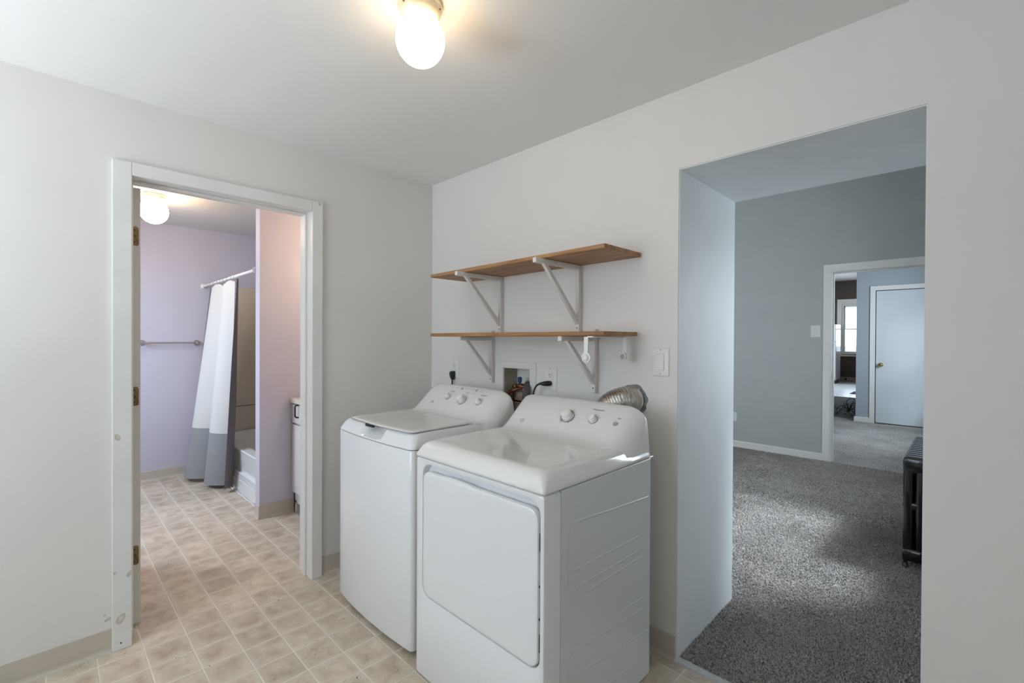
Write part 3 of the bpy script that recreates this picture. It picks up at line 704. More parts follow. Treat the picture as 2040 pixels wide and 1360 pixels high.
# top deck
prof = [(0, ZS+.0035, .012), (-.0015, ZS+.006, .012), (-.0015, ZS+.014, .014), (.003, .905, .016), (.011, .924, .022), (.020, .936, .028), (.032, .9445, .034), (.046, .948, .036), (.060, .9475, .036), (.085, .9458, .036), (.13, .9450, .03)]
bm = bmesh.new(); loft(bm, deck_rings(dx0, dx1, dy0, dy1, prof)); dk = put('top_deck', bm, APPLD, dry, smooth=45)
put('deck_flange', B(dx1-.012, dx1+.007, -.178, -.148, ZS+.0035, ZS+.0095, .002), APPLD, dk)
con = console(dx0+.006, dx1-.004, dry)
knob(1.400, -.288, .0285, dry, con, .026)
dashes(1.400, -.288, .030, (-160, -145, -130, -100, -62, -40, -12, 8, 28, 48, 68, 88, 112, 130, 150, 165), con)
bm = bmesh.new()
for a0 in range(-150, 150, 24):
    n = 6; ring = []
    for rad in (.0335, .0355):
        ring.append([fp(1.4, -.288, .0003)+FU*rad*math.sin(math.radians(a0+i*3.2))+FV*rad*math.cos(math.radians(a0+i*3.2)) for i in range(n)])
    vs = [[bm.verts.new(p) for p in r] for r in ring]
    for i in range(n-1): bm.faces.new((vs[0][i], vs[0][i+1], vs[1][i+1], vs[1][i]))
put('dial_arc', bm, BLACK, con)
knob(1.530, -.286, .0185, dry, con, .024); dashes(1.530, -.286, .020, (-30, 0, 32, 62), con)
text_obj('print', 'Temperature', .0105, fp(1.530, -.246, .0006), FU, FV, GREYP, con)
text_obj('print', 'Start', .0095, fp(1.642, -.266, .0006), FU, FV, GREYP, con)
put('start_button', lathe(bmesh.new(), fp(1.636, -.288, -.002), FN, [(.0105, 0), (.0105, .0045), (.009, .006), (.004, .006)], 24), BTN, con)
logo(1.172, -.333, con, .0115)
for x in (dx0+.05, dx1-.05):
    for y in (dy0+.06, dy1-.05): put('foot', lathe(bmesh.new(), (x, y, 0), (0, 0, 1), [(.018, 0), (.018, .008), (.008, .010), (.008, .02)], 12), BLACK, dry)

# ---------------- washer
wx0, wx1, wy0, wy1 = .282, .967, -.788, -.155
was = thing('washing_machine', ((wx0+wx1)/2, (wy0+wy1)/2, 0), 'white top-loading washing machine standing left of the dryer', 'washing machine')
bm = bmesh.new(); pr = [(.012, .026, .02), (.003, .030, .02), (0, .038, .022), (0, ZS-.004, .022), (.002, ZS, .02)]
loft(bm, deck_rings(wx0, wx1, wy0, wy1, pr, bow=.02, m=12)); wc = put('cabinet', bm, APPL, was, smooth=40)
put('inner_shadow_gap', B(wx0+.02, wx1-.02, wy0+.02, wy1-.02, .02, ZS+.005), DARK, was)
prof = [(0, ZS+.0035, .022), (-.001, ZS+.006, .022), (.001, .893, .023), (.004, .900, .026), (.012, .916, .03), (.022, .932, .034), (.032, .942, .036), (.044, .948, .036), (.055, .949, .034), (.08, .9485, .03)]
bm = bmesh.new(); loft(bm, deck_rings(wx0, wx1, wy0, wy1, prof, bow=.02, scoop=(.530, .735, .034), m=40)); wdk = put('top_deck', bm, APPL, was, smooth=45)
# lid
def lidring(ins, z, r=.03): 
    out = []
    for a, b in rr(.360+ins, .925-ins, -.765+ins, -.428-ins*.3, r, 5, 10):
        w = max(0, 1-((a-.64)/.285)**2)
        if b < -.6: b -= .016*w
        out.append(Vector((a, b, z)))
    return out
bm = bmesh.new(); loft(bm, [lidring(.004, .9475), lidring(.0, .949), lidring(-.001, .953), lidring(.003, .9565), lidring(.012, .9575), lidring(.04, .957), lidring(.08, .956)])
lid = put('lid', bm, APPLD, was, smooth=45)
bm = bmesh.new(); loft(bm, [lidring(-.0025, .9478), lidring(-.0025, .9492), lidring(.001, .9492), lidring(.001, .9478)], False, False); put('lid_seam', bm, GREYP, lid)
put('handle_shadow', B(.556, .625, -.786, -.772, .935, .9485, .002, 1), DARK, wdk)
for xx in (.353, .930): put('lid_hinge', lathe(bmesh.new(), (xx, -.432, .949), (0, 0, 1), [(.005, 0), (.005, .003), (.003, .004)], 12), LOGO, was)
wcon = console(wx0+.006, wx1-.004, was); SPAN[:] = [wx0+.006, wx1-.004]
knob(.684, -.288, .0265, was, wcon, .03); knob(.553, -.282, .0165, was, wcon, .024); knob(.816, -.286, .0175, was, wcon, .024)
dashes(.684, -.288, .028, (-135, 20, 45, 65, 85, 105, 125, 150), wcon); dashes(.553, -.282, .018, (0, 30, 60), wcon, .005); dashes(.816, -.286, .019, (10, 40, 75, 105, 140), wcon, .004)
text_obj('print', 'Load Size', .009, fp(.556, -.250, .0006), FU, FV, GREYP, wcon)
text_obj('print', 'Temperature', .009, fp(.818, -.250, .0006), FU, FV, GREYP, wcon)
logo(.452, -.318, wcon)
for x in (.612, .735):
    put('push_button', lathe(bmesh.new(), fp(x, -.229, -.001), FN, [(.0085, 0), (.0085, .003), (.0065, .0042)], 20), LOGO, wcon)
bm = bmesh.new()
for i in range(5):
    c = fp(.640+i*.018, -.226, .0004); loft(bm, [[c+FU*p*.0045+FV*q*.0012+FN*z for p, q in ((-1, -1), (1, -1), (1, 1), (-1, 1))] for z in (0, .0004)])
for x, y in ((.578, -.228), (.770, -.223), (.772, -.233), (.730, -.248), (.68, -.246)):
    c = fp(x, y, .0004); loft(bm, [[c+FU*p*.011+FV*q*.0008+FN*z for p, q in ((-1, -1), (1, -1), (1, 1), (-1, 1))] for z in (0, .0004)])
put('indicator_print', bm, GREYP, wcon)['kind'] = 'stuff'
for x in (wx0+.06, wx1-.06):
    for y in (wy0+.07, wy1-.05): put('foot', lathe(bmesh.new(), (x, y, 0), (0, 0, 1), [(.018, 0), (.018, .01), (.009, .012), (.009, .03)], 12), BLACK, was)

# ================================================================ SHELVES
def shelf(z0, z1, label, x0=.396, x1=1.583, dep=.292, bk=.001):
    t = .0185; bm = bmesh.new(); n = 18; rings = []
    for i in range(n+1):
        f = i/n; x = x0+(x1-x0)*f; z = z0+(z1-z0)*f; w = .0012*math.sin(i*1.9)
        P = [(-bk, 0), (-bk, t), (-dep+.003+w, t), (-dep+w, t-.003), (-dep+w, .003), (-dep+.003+w, 0)]
        rings.append([Vector((x, a, z+b)) for a, b in P])
    loft(bm, rings); o = put('shelf_board', bm, WOOD); return tag(o, label, 'shelf', 'wooden wall shelves over the washer and dryer')
sh1 = shelf(1.7125, 1.7275, 'stained pine board of the upper wall shelf')
sh2 = shelf(1.3700, 1.3735, 'stained pine board of the lower wall shelf, just above the outlets', bk=.0285)
sg = bmesh.new(); box(sg, 1.335, 1.368, -.045, -.012, 1.7445, 1.768, .004); lathe(sg, (1.352, -.028, 1.765), (0, 0, 1), [(.012, 0), (.012, .006), (.004, .009)], 12)
tag(put('black_clip', sg, BLACK), 'small black clip lying on the upper shelf near its right end', 'clip')
BRK = mat('white_painted_bracket', (0.77, 0.74, 0.71), .45, var=.06, vscale=20)
def bracket(x, zt, zb, tip, label, w=.021, above=0.0):
    r = thing('shelf_bracket', (x, 0, zb), label, 'bracket', 'white wooden shelf brackets')
    put('wall_leg', B(x-w/2, x+w/2, -.027, -.0005, zb, zt+above, .0015, 1), BRK, r)
    put('arm', B(x-w/2, x+w/2, tip, -.027, zt-.022, zt, .0015, 1), BRK, r)
    # slanted brace
    a = Vector((x, tip*.80, zt-.022)); b = Vector((x, -.027, zb+.055)); d = (b-a).normalized(); nn = Vector((0, d.z, -d.y)); h = w*.42
    bm = bmesh.new(); q = .010
    A1 = Vector((0, a.y-q*1.1, a.z)); A2 = Vector((0, a.y+q*1.3, a.z)); B1 = Vector((0, -.027, b.z-q*1.6)); B2 = Vector((0, -.027, b.z+q*1.4))
    loft(bm, [[Vector((x+s*h, p.y, p.z)) for p in (A1, A2, B2, B1)] for s in (-1, 1)])
    put('brace', bm, BRK, r)
    put('screw', lathe(bmesh.new(), (x, -.027, zb+.022), (0, -1, 0), [(.0035, -.001), (.0035, .0006), (.001, .0008)], 10), DARK, r)
    return r
bracket(.697, 1.7155, 1.392, -.345, 'white wooden bracket under the left part of the upper shelf')
bracket(1.252, 1.7225, 1.392, -.345, 'white wooden bracket under the right part of the upper shelf')
bracket(.624, 1.3705, 1.100, -.262, 'white wooden bracket under the lower shelf, between left outlet and plumbing recess', above=.036)
bracket(1.349, 1.3725, 1.103, -.285, 'white wooden bracket under the lower shelf, right of the middle outlet', above=.036)
# paper towel holder under the lower shelf
ph = thing('paper_towel_holder', (1.52, -.17, 1.372), 'white plastic paper towel holder hanging empty under the lower shelf', 'holder')
put('top_bar', B(1.508, 1.536, -.302, -.055, 1.3655, 1.3722, .002), PLAST, ph)
for yy, s, lab in ((-.300, -1, 'front'), (-.060, 1, 'rear')):
    xx = 1.503 if s < 0 else 1.540
    bm = bmesh.new(); P = [(xx-.010, 1.369), (xx+.010, 1.369), (xx+.0095, 1.30), (xx-.0095, 1.30)]
    loft(bm, [[Vector((a, yy+d, b)) for a, b in P] for d in (-.003, .003)])
    arm = put('arm', bm, PLAST, ph)
    put('end_disc', lathe(bmesh.new(), (xx, yy+.003, 1.283), (0, -1, 0), [(.017, 0), (.022, .001), (.022, .006), (.019, .0075), (.016, .0075), (.0145, .0125), (.009, .017), (.003, .018)] if s < 0 else [(.020, 0), (.0215, .001), (.0215, .006), (.0155, .008), (.0150, .022), (.0125, .023)], 28), PLAST, arm, smooth=40)
    if s > 0: put('hub_face', lathe(bmesh.new(), (xx, yy+.003-.0225, 1.283), (0, -1, 0), [(.0112, 0), (.0112, .001), (.004, .0012)], 24), BTN, arm)

# ================================================================ OUTLETS, SWITCHES, CORDS
def plate(x, z, w, h, y, root, m=PLATE):
    bm = bmesh.new()
    loft(bm, [[Vector((a, y+d, b)) for a, b in rr(x-w/2+i, x+w/2-i, z-h/2+i, z+h/2-i, .006, 3)] for i, d in ((0, 0), (0, -.003), (.003, -.006), (.005, -.0066))])
    o = put('wall_plate', bm, m, root, smooth=40)
    for s in (-1, 1): put('screw', lathe(bmesh.new(), (x, y-.0062, z+s*h*.42), (0, -1, 0), [(.003, 0), (.003, .001), (.001, .0013)], 10), LOGO, o)
    return o
def outlet(x, z, w, h, label, y=0.0, m=PLATE):
    r = thing('power_outlet', (x, y, z), label, 'outlet'); plate(x, z, w, h, y, r, m)
    rec = put('receptacle', B(x-.0175, x+.0175, y-.0085, y-.005, z-.036, z+.036, .002), m, r)
    for s in (-1, 1):
        zc = z+s*.020
        for dx, hh in ((-.0065, .0045), (.0065, .0038)): put('slot', B(x+dx-.0011, x+dx+.0011, y-.0090, y-.0083, zc+.002-hh, zc+.002+hh+.002), DARK, rec)
        put('slot', lathe(bmesh.new(), (x, y-.0083, zc-.009), (0, -1, 0), [(.0026, 0), (.0026, .0008)], 10), DARK, rec)
    return r
outlet(.256, 1.165, .082, .122, 'ivory duplex outlet with a black plug, above the left end of the washer')
outlet(1.066, 1.148, .084, .124, 'ivory duplex outlet between the plumbing recess and the lower right bracket')
outlet(.516, .385, .08, .11, 'pale outlet low on the grey-green wall beyond the doorway', y=YD, m=PLATEC)
def switch(x, z, w, h, label, y=0.0, m=PLATE, s=1.0):
    r = thing('light_switch', (x, y, z), label, 'switch'); plate(x, z, w, h, y, r, m)
    a, b = .0165*s, .0335*s; bm = bmesh.new()
    P = [Vector((x-a, y-.005, z-b)), Vector((x+a, y-.005, z-b)), Vector((x+a, y-.005, z+b)), Vector((x-a, y-.005, z+b))]
    Q = [Vector((x-a, y-.011, z-b)), Vector((x+a, y-.011, z-b)), Vector((x+a, y-.0075, z+b)), Vector((x-a, y-.0075, z+b))]
    loft(bm, [P, Q]); put('rocker', bm, m, r)
    bm = bmesh.new(); e = .0012
    loft(bm, [[Vector((x+s1*(a+e), y-.0064, z+s2*(b+e))) for s1, s2 in ((-1, -1), (1, -1), (1, 1), (-1, 1))], [Vector((x+s1*(a+e), y-.0069, z+s2*(b+e))) for s1, s2 in ((-1, -1), (1, -1), (1, 1), (-1, 1))]])
    put('rocker_gap', bm, LOGO, r); return r
switch(1.682, 1.262, .078, .124, 'ivory rocker light switch beside the wide doorway')
switch(1.395, 1.460, .094, .135, 'pale light switch on the grey-green wall beside the far door casing', y=YD, m=PLATEC, s=.85)
# washer cord: plug pointing down from the left outlet
bm = bmesh.new(); loft(bm, [[Vector((x, y, z)) for x, y in rr(.256-w, .256+w, -.010-d, -.010+.001, .004, 2)] for w, d, z in ((.012, .016, 1.148), (.017, .024, 1.142), (.0165, .026, 1.128), (.012, .022, 1.105), (.007, .016, 1.092))])
plug = bm
r = put('power_cord', tube(bmesh.new(), curve_pts([(.254, -.020, 1.096), (.252, -.020, 1.06), (.250, -.030, 1.0), (.25, -.05, .90), (.27, -.08, .80)]), .0048, 8), BLACK, was, smooth=60); put('plug', plug, BLACK, r, smooth=50)
bm = bmesh.new(); tube(bm, [(1.070, -.009, 1.127), (1.068, -.020, 1.127), (1.063, -.034, 1.1265), (1.050, -.042, 1.126), (1.035, -.045, 1.125), (1.025, -.046, 1.123)], [.012, .0135, .0135, .012, .008, .006], 10); plug = bm
r = put('power_cord', tube(bmesh.new(), curve_pts([(1.028, -.046, 1.124), (1.008, -.05, 1.112), (.995, -.055, 1.085), (.990, -.06, 1.04), (.99, -.08, .95), (1.0, -.1, .80)]), .005, 8), BLACK, dry, smooth=60); put('plug', plug, BLACK, r, smooth=50)
# valves + drain hose in the recess
v = thing('water_valve', (.79, .06, 1.09), 'tarnished copper water valve with blue handle inside the wall recess', 'valve')
put('pipe', tube(bmesh.new(), curve_pts([(.735, .045, .86), (.737, .045, 1.04), (.75, .06, 1.085), (.79, .04, 1.088), (.832, .045, 1.086)]), .010, 10), COPPER, v, smooth=60)
put('pipe', tube(bmesh.new(), curve_pts([(.830, .045, .86), (.828, .045, 1.05), (.81, .045, 1.075), (.76, .03, 1.06), (.745, -.01, 1.03), (.74, -.03, .9)]), .009, 10), COPPER, v, smooth=60)
put('valve_body', lathe(bmesh.new(), (.80, .055, 1.085), (.8, -.6, .1), [(.012, -.025), (.017, -.02), (.017, -.005), (.012, 0), (.018, .006), (.018, .02), (.011, .024)], 8), COPPER, v)
put('valve_body', lathe(bmesh.new(), (.755, .05, 1.082), (.9, -.3, .1), [(.012, -.02), (.016, -.015), (.016, .012), (.01, .018)], 8), BRASS, v)
bm = bmesh.new(); loft(bm, [[Vector((.795+a*w, .045+b*.006, z)) for a, b in ((-1, -1), (1, -1), (1, 1), (-1, 1))] for w, z in ((.005, 1.09), (.005, 1.105), (.011, 1.112), (.012, 1.135), (.007, 1.14))]); put('handle', bm, BLUEH, v)
hp = curve_pts([(.925, -.05, .78), (.925, -.05, .95), (.925, -.045, 1.04), (.915, -.025, 1.085), (.895, .0, 1.105), (.875, .03, 1.10), (.864, .040, 1.06), (.864, .040, .95)], 10)
tag(put('drain_hose', tube(bmesh.new(), hp, [.0185 if i % 2 else .0175 for i in range(len(hp))], 14), HOSE, smooth=70), 'dark grey drain hose hooked into the wall recess between washer and dryer', 'hose')

# ================================================================ DRYER DUCT
r = thing('vent_duct', (1.55, -.02, 1.075), 'silver foil vent duct bending from the wall behind the dryer', 'duct')
pp = curve_pts([(1.548, .035, 1.087), (1.546, -.02, 1.087), (1.526, -.058, 1.083), (1.490, -.080, 1.062), (1.464, -.086, 1.025), (1.455, -.086, .96), (1.45, -.085, .82)], 26)
rad = [.0615*(1+.014*(1 if i % 4 < 2 else -1)+.008*math.sin(i*.9)+.006*math.sin(i*2.7)) for i in range(len(pp))]
put('foil_tube', tube(bmesh.new(), pp, rad, 28, cap=False), ALU, r, smooth=70)
put('wire_clamp', tube(bmesh.new(), [(1.547+.061*math.cos(a), -.024, 1.086+.061*math.sin(a)) for a in [2*PI*k/32 for k in range(33)]], .0025, 6), CHROME, r)
bm = bmesh.new(); n = 40; rings = []
for rad_, y_, jit in ((.057, -.004, 0), (.060, -.008, .001), (.066, -.0065, .002), (.070, -.0004, .005)):
    rings.append([Vector((1.550+(rad_+jit*math.sin(k*.9+1)*.6+jit*.4*math.sin(k*2.1))*math.cos(2*PI*k/n), y_, 1.087+(rad_+jit*math.sin(k*.9+1)*.6)*math.sin(2*PI*k/n))) for k in range(n)])
loft(bm, rings, False, False); put('wall_seal', bm, mat('crumbled_sealant', (.34, .34, .30), .8, var=.6, vscale=60, bump=.6, bscale=90), r)

# ================================================================ CEILING LAMPS
def lamp(x, y, h, rg, rc, gm, label):
    r = thing('ceiling_lamp', (x, y, h), label, 'lamp')
    put('canopy', lathe(bmesh.new(), (x, y, h), (0, 0, -1), [(rc*.98, 0), (rc*1.02, .004), (rc*1.02, .012), (rc*.95, .016), (rc*.90, .034), (rc*.78, .043), (rc*.4, .045)], 40), CANOPY, r, smooth=35)
    for a in (0.6, 2.7, 4.8): put('set_screw', lathe(bmesh.new(), (x+rc*.88*math.cos(a), y+rc*.88*math.sin(a), h-.024), (math.cos(a), math.sin(a), 0), [(.003, -.002), (.003, .006), (.002, .008)], 8), BRASS, r)
    n = 20; zc = h-.038-rg*.98
    prof = [(max(.002, rg*math.sin(t)), h-zc+rg*-math.cos(t)*1.0) for t in [math.radians(30)+(PI-math.radians(30))*i/n for i in range(n+1)]]
    prof = [(rg*math.sin(t) if i < n else .002, (h-zc)-rg*1.03*math.cos(t)) for i, t in enumerate([math.radians(30)+(PI-math.radians(30))*i/n for i in range(n+1)])]
    put('globe', lathe(bmesh.new(), (x, y, h), (0, 0, -1), prof, 40), gm, r, smooth=80)
    return r
lamp(1.395, -1.045, H, .076, .068, GLASSG, 'lit white globe ceiling lamp in the laundry room')
lamp(-1.80, -1.285, HB, .092, .075, GLASSB, 'lit white globe ceiling lamp in the bathroom')

# ================================================================ BATHROOM
TY = -.67
# bathtub
r = thing('bathtub', ((BX-1.228)/2, -.30, 0), 'white bathtub behind the shower curtain', 'bathtub')
tx0, tx1, ty0, ty1, tz = BX+.004, -1.230, TY, TBY-.024, .375
def tr(a0, a1, b0, b1, rr0, z): return [Vector((a, b, z)) for a, b in rr(a0, a1, b0, b1, rr0, 6)]
bm = bmesh.new()
loft(bm, [tr(tx0, tx1, ty0+.03, ty1, .003, .04), tr(tx0, tx1, ty0+.004, ty1, .003, tz-.02), tr(tx0, tx1, ty0, ty1, .003, tz-.008), tr(tx0+.001, tx1-.001, ty0+.008, ty1-.001, .004, tz), tr(tx0+.09, tx1-.09, ty0+.085, ty1-.06, .10, tz), tr(tx0+.10, tx1-.10, ty0+.095, ty1-.07, .10, tz-.02), tr(tx0+.16, tx1-.16, ty0+.14, ty1-.11, .12, .08), tr(tx0+.25, tx1-.22, ty0+.20, ty1-.18, .1, .06)])
put('basin', bm, TUB, r, smooth=40)
for z0, z1, d in ((0.0, .115, .006), (.115, .175, .003)):
    put('apron_step', B(tx0, tx1, ty0-d, ty0+.03, z0, z1, .004), TUB, r)
put('caulk', tube(bmesh.new(), [(x, ty0-.014+.003*math.sin(x*31), .003) for x in np.linspace(tx0+.01, tx1-.01, 40)], .006, 6), mat('caulk', (.75, .73, .70), .7), r)
# surround
bm = bmesh.new(); st = 1.885
box(bm, BX, BX+.012, -.66, TBY, tz+.001, st, .003); box(bm, BX+.012, -1.240, TBY-.012, TBY, tz+.001, st, .003); box(bm, -1.240, -1.2285, -.66, TBY, tz+.001, st, .003)
sr = struct('trim_8', bm, SURR)
put('surround_seam', (lambda bm: (box(bm, BX+.0118, BX+.0135, -.66, TBY-.012, .628, .634), box(bm, BX+.012, -1.240, TBY-.0136, TBY-.0118, .628, .634), bm)[-1])(bmesh.new()), DARK, sr)
# shower rod
RY, RZ = -.742, 1.872
r = thing('curtain_rod', (-2.05, RY, RZ), 'white shower curtain rod above the bathtub', 'rod')
put('rod', tube(bmesh.new(), [(BX+.002, RY, RZ), (-1.2295, RY, RZ)], .0125, 16), PLAST, r, smooth=60)
for x, s in ((BX+.001, 1), (-1.2290, -1)): put('end_flange', lathe(bmesh.new(), (x, RY, RZ), (s, 0, 0), [(.026, 0), (.026, .005), (.017, .012), (.014, .02)], 20), PLAST, r, smooth=40)
# curtain
cu = thing('shower_curtain', (-2.2, -.8, 0), 'white shower curtain with grey bottom band gathered to the left of the tub', 'shower curtain')
def cpt(u, v):
    """u 0..1 across, v 0 bottom .. 1 top"""
    s = 1-v; xt = -2.665+u*1.02; xb = -2.83+u*.90
    yt = -.742; yb = -.945+u*.215+.02*math.sin(u*3)
    x = xt*v+xb*s; y = yt*(v**.85)+yb*(1-v**.85)
    amp = (.026+.052*s); ph = u*2*PI*2.55+.4
    y += amp*math.sin(ph)-.018*math.exp(-((u-.53)/.05)**2)*-2*(.3+s)
    x += amp*.55*math.cos(ph*1.0)+.010*math.sin(v*5+u*7)*s
    z = .045+(RZ-.035-.045)*v-.012*math.sin(u*2*PI*5)*(v > .97)
    z += -.012*u*s if True else 0
    return Vector((x, min(y, -.693), max(z, .02)))
def sheet(name, us, vs, m, off=0.0):
    bm = bmesh.new(); t = .0012
    def nrm(u, v):
        a = cpt(min(u+.004, 1.06), v)-cpt(u-.004, v); b = cpt(u, min(v+.01, 1))-cpt(u, v-.01); n = a.cross(b); return n.normalized()
    G = [[cpt(u, v)+nrm(u, v)*off for u in us] for v in vs]
    for k in (0, 1):
        Vv = [[bm.verts.new(p+(nrm(u, v)*t if k else Vector())) for p, u in zip(row, us)] for row, v in zip(G, vs)]
        for i in range(len(vs)-1):
            for j in range(len(us)-1): bm.faces.new((Vv[i][j], Vv[i][j+1], Vv[i+1][j+1], Vv[i+1][j]))
        if k == 0: V0 = Vv
    nb, mu = len(vs), len(us)
    edge = [(0, j) for j in range(mu)]+[(i, mu-1) for i in range(1, nb)]+[(nb-1, j) for j in range(mu-2, -1, -1)]+[(i, 0) for i in range(nb-2, 0, -1)]
    for (a, b), (c, d) in zip(edge, edge[1:]+edge[:1]): bm.faces.new((V0[a][b], V0[c][d], Vv[c][d], Vv[a][b]))
    return put(name, bm, m, cu, smooth=60)
LS = lambda a, b, n: list(np.linspace(a, b, n))
sheet('cloth_panel', LS(.12, .80, 70), LS(.262, 1, 30), CURW)
sheet('border', LS(0, .12, 12), LS(0, 1, 40), CURD); sheet('border', LS(.80, 1.0, 20), LS(0, 1, 40), CURD)
vb = [0, .05, .053, .056, .105, .108, .111, .160, .163, .166, .212, .215, .218, .262]
band = sheet('bottom_band', LS(.12, .80, 70), vb, CURG)
for v in (.053, .108, .163, .215):
    put('pintuck', tube(bmesh.new(), [cpt(u, v)+Vector((0, -.001, 0)) for u in LS(.12, .80, 60)], .0022, 5), CURG, band)
for k in range(9):
    u = .03+.11*k; p = cpt(u, 1)
    put('ring', tube(bmesh.new(), [(p.x+.002*math.sin(a), RY+.020*math.cos(a), RZ-.008+.024*math.sin(a)) for a in [2*PI*i/18 for i in range(19)]], .0016, 6), NICKEL, cu)
# towel bar
r = thing('towel_bar', (BX, -1.0, 1.303), 'brushed nickel towel bar on the lavender bathroom wall', 'towel bar')
tb0, tb1 = -1.235, -.800
put('bar', tube(bmesh.new(), [(BX+.062, tb0, 1.303), (BX+.062, tb1, 1.303)], .0075, 14), NICKEL, r, smooth=60)
for y in (tb0, tb1): put('post', lathe(bmesh.new(), (BX+.001, y, 1.303), (1, 0, 0), [(.027, 0), (.027, .006), (.018, .014), (.012, .022), (.012, .045), (.018, .052), (.020, .064), (.016, .074), (.005, .077)], 22), NICKEL, r, smooth=40)
# vanity
vx0, vx1, vy, vyb = -1.1285, -.150, -.500, TBY-.004
r = thing('vanity_cabinet', ((vx0+vx1)/2, (vy+vyb)/2, 0), 'white bathroom vanity cabinet with cream top behind the lavender partition', 'vanity')
bm = bmesh.new(); box(bm, vx0, vx1, vy+.02, vyb, .09, .852, .002); box(bm, vx0, vx0+.055, vy+.003, vy+.05, 0, .09); box(bm, vx1-.055, vx1, vy+.003, vy+.05, 0, .09); box(bm, vx0, vx0+.018, vy+.003, vyb, .0, .852); box(bm, vx0, vx1, vy+.003, vy+.02, .075, .852)
put('carcass', bm, TRIM, r)
put('countertop', B(vx0, vx1, vy-.030, vyb, .852, .888, .006), mat('cream_counter', (.72, .66, .56), .35), r)
w = (vx1-vx0)/2
for k in range(2):
    a, b = vx0+k*w+.004, vx0+(k+1)*w-.004
    dr = put('door', B(a, b, vy-.016, vy+.002, .16, .686, .004), TRIM, r)
    put('panel', B(a+.055, b-.055, vy-.020, vy-.012, .22, .63, .004), TRIM, dr)
    dw = put('drawer', B(a, b, vy-.016, vy+.002, .698, .842, .004), TRIM, r)
    put('handle', tube(bmesh.new(), curve_pts([(a+.128, vy-.015, .75), (a+.128, vy-.038, .76), (a+.128, vy-.04, .80), (a+.128, vy-.038, .84), (a+.128, vy-.015, .845)]), .006, 8), BLACK, dw)

# vanity light on the bathroom's back wall (behind the right jamb)
r = thing('vanity_light', (-.62, TBY, 1.98), 'bathroom wall lamp with globes above the vanity', 'lamp')
put('back_plate', B(-.92, -.32, TBY-.03, TBY-.001, 1.93, 2.03, .006), NICKEL, r)
for x in (-.80, -.62, -.44): put('globe', lathe(bmesh.new(), (x, TBY-.10, 1.98), (0, 0, 1), [(.055*math.sin(PI*(i+.02)/16.04), -.055*math.cos(PI*(i+.02)/16.04)) for i in range(17)], 20), VGL, r, smooth=80)
# ================================================================ RADIATOR
rx0, ry0, nsec, pit, rh = 2.357, 1.75, 13, .064, .672
rad_ = thing('radiator', (rx0+.11, ry0+nsec*pit/2, 0), 'black cast-iron radiator standing on the grey carpet', 'radiator')
def section(y):
    bm = bmesh.new(); n = 4; wcol = .048; gap = .0085
    for k in range(n):
        x0 = rx0+k*(wcol+gap)
        loft(bm, [[Vector((a, b, z)) for a, b in rr(x0+i, x0+wcol-i, y-.021+i, y+.021-i, .016, 3)] for i, z in ((.010, .058), (.0, .075), (.0, rh-.05), (.004, rh-.03), (.012, rh-.018))])
    xe = rx0+n*wcol+(n-1)*gap
    def bar(z0, z1, yy0, yy1, ch=.018):
        loft(bm, [[Vector((a, b, z)) for a, b in rr(rx0+i, xe-i, yy0+i*.5, yy1-i*.5, .01, 3)] for i, z in ((ch*.7, z0), (0.0, z0+ch*.8), (0.0, z1-ch), (ch*.4, z1-ch*.35), (ch, z1))])
    bar(.052, .125, y-.026, y+.026); bar(rh-.09, rh, y-.026, y+.026); bar(.36, .40, y-.019, y+.019, .012)
    for z in (.10, rh-.05): lathe(bm, (rx0+.5*(xe-rx0), y-.032, z), (0, 1, 0), [(.030, 0), (.030, .064)], 16)
    return bm
s0 = put('section', section(ry0), IRON, rad_, smooth=45)
for k in range(1, nsec):
    c = s0.copy(); COL.objects.link(c); c.parent = rad_; c.location = s0.location+Vector((0, k*pit, 0))
xe = rx0+4*.048+3*.0085
for y in (ry0, ry0+(nsec-1)*pit):
    for x in (rx0+.014, xe-.014):
        put('leg', (lambda bm: (loft(bm, [[Vector((a, b, z)) for a, b in rr(x-w, x+w, y-w, y+w, .008, 3)] for w, z in ((.017, .004), (.015, .015), (.010, .035), (.014, .065))]), bm)[-1])(bmesh.new()), IRON, rad_)
    for x in (rx0+.05, rx0+.10): put('end_plug', lathe(bmesh.new(), (x+.06, y-.032 if y == ry0 else y+.032, rh-.05 if x < rx0+.07 else .10), (0, -1 if y == ry0 else 1, 0), [(.026, 0), (.026, .006), (.014, .010), (.013, .018)], 6), IRON, rad_)

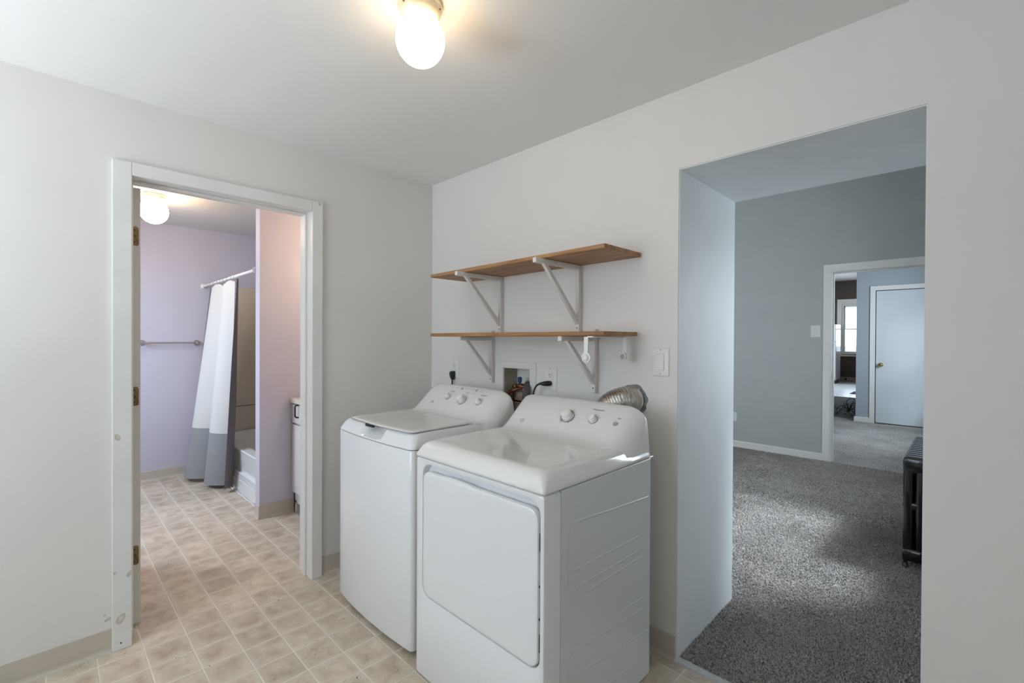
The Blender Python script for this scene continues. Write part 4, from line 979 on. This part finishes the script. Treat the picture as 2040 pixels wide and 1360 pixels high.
# ================================================================ FAR ROOM THINGS
fx, fyy = .62, 8.62
r = thing('fallen_chandelier', (1.07, fyy, 0), 'tangle of wire and small shiny globes lying on the grey plank floor', 'chandelier')
for k in range(12):
    a = k*PI/6; R1 = .11+.09*random.random()
    pts = [(1.07, fyy, .03), (1.07+R1*.5*math.cos(a), fyy+R1*.5*math.sin(a), .07+.16*random.random()), (1.07+R1*math.cos(a), fyy+R1*math.sin(a), .05+.06*random.random()), (1.07+(R1+.04)*math.cos(a+.3), fyy+(R1+.04)*math.sin(a+.3), .02)]
    put('wire_arm', tube(bmesh.new(), curve_pts(pts, 5), .004, 5), DARK, r)
    c = Vector(pts[-1]); put('globe', lathe(bmesh.new(), (c.x, c.y, 0), (0, 0, 1), [(.004, 0.0), (.014, .006), (.019, .019), (.014, .032), (.004, .038)], 10), CRYSTAL, r, smooth=80)
put('cable', tube(bmesh.new(), curve_pts([(1.07, fyy, .05), (1.02, fyy+.1, .22), (1.10, fyy+.2, .27), (1.12, fyy+.35, .15), (1.0, fyy+.6, .006), (.7, fyy+.7, .006), (.4, fyy+.65, .006)]), .005, 6), DARK, r)
r = thing('refrigerator', (-.66, 15.9, 0), 'white refrigerator partly seen at the left of the far window', 'refrigerator')
put('body', B(-1.02, -.30, 15.55, 16.25, .10, 1.86, .02), APPL, r); put('door', B(-1.02, -.30, 15.49, 15.545, .14, 1.30, .015), APPL, r); put('freezer_door', B(-1.02, -.30, 15.49, 15.545, 1.32, 1.86, .015), APPL, r); put('base', B(-1.0, -.33, 15.56, 16.24, 0, .10), GREYP, r)
for z0, z1 in ((.9, 1.26), (1.36, 1.6)): put('handle', B(-.98, -.955, 15.455, 15.485, z0, z1, .006), PLAST, r)
tag(put('power_outlet', B(-.27, -.21, YW-.034, YW-.021, .05, .11, .004), DARK), 'small dark outlet in the tan baseboard under the far window', 'outlet')

# debris on the laundry floor
bm = bmesh.new()
for (x, y) in [(.06, -1.13), (.40, -1.40), (.03, -1.30), (.62, -.93), (.56, -1.02), (.90, -1.00), (.25, -1.48), (-.42, -1.21), (1.02, -.93), (.70, -1.32), (.76, -1.20), (.10, -1.02), (1.68, -.06), (1.66, -.09), (-1.75, -.95), (.48, -.86)]:
    for q in range(2):
        a, b = x+random.uniform(-.006, .006), y+random.uniform(-.006, .006); s = random.uniform(.0015, .0035)
        loft(bm, [[Vector((a+s*math.cos(t)*f, b+s*.6*math.sin(t)*f, z)) for t in (0, 1.2, 2.4, 3.6, 5)] for f, z in ((1, .0002), (.8, s*.5))])
tag(put('floor_debris', bm, DIRT), 'tiny brown crumbs scattered over the beige vinyl floor', 'debris', kind='stuff')
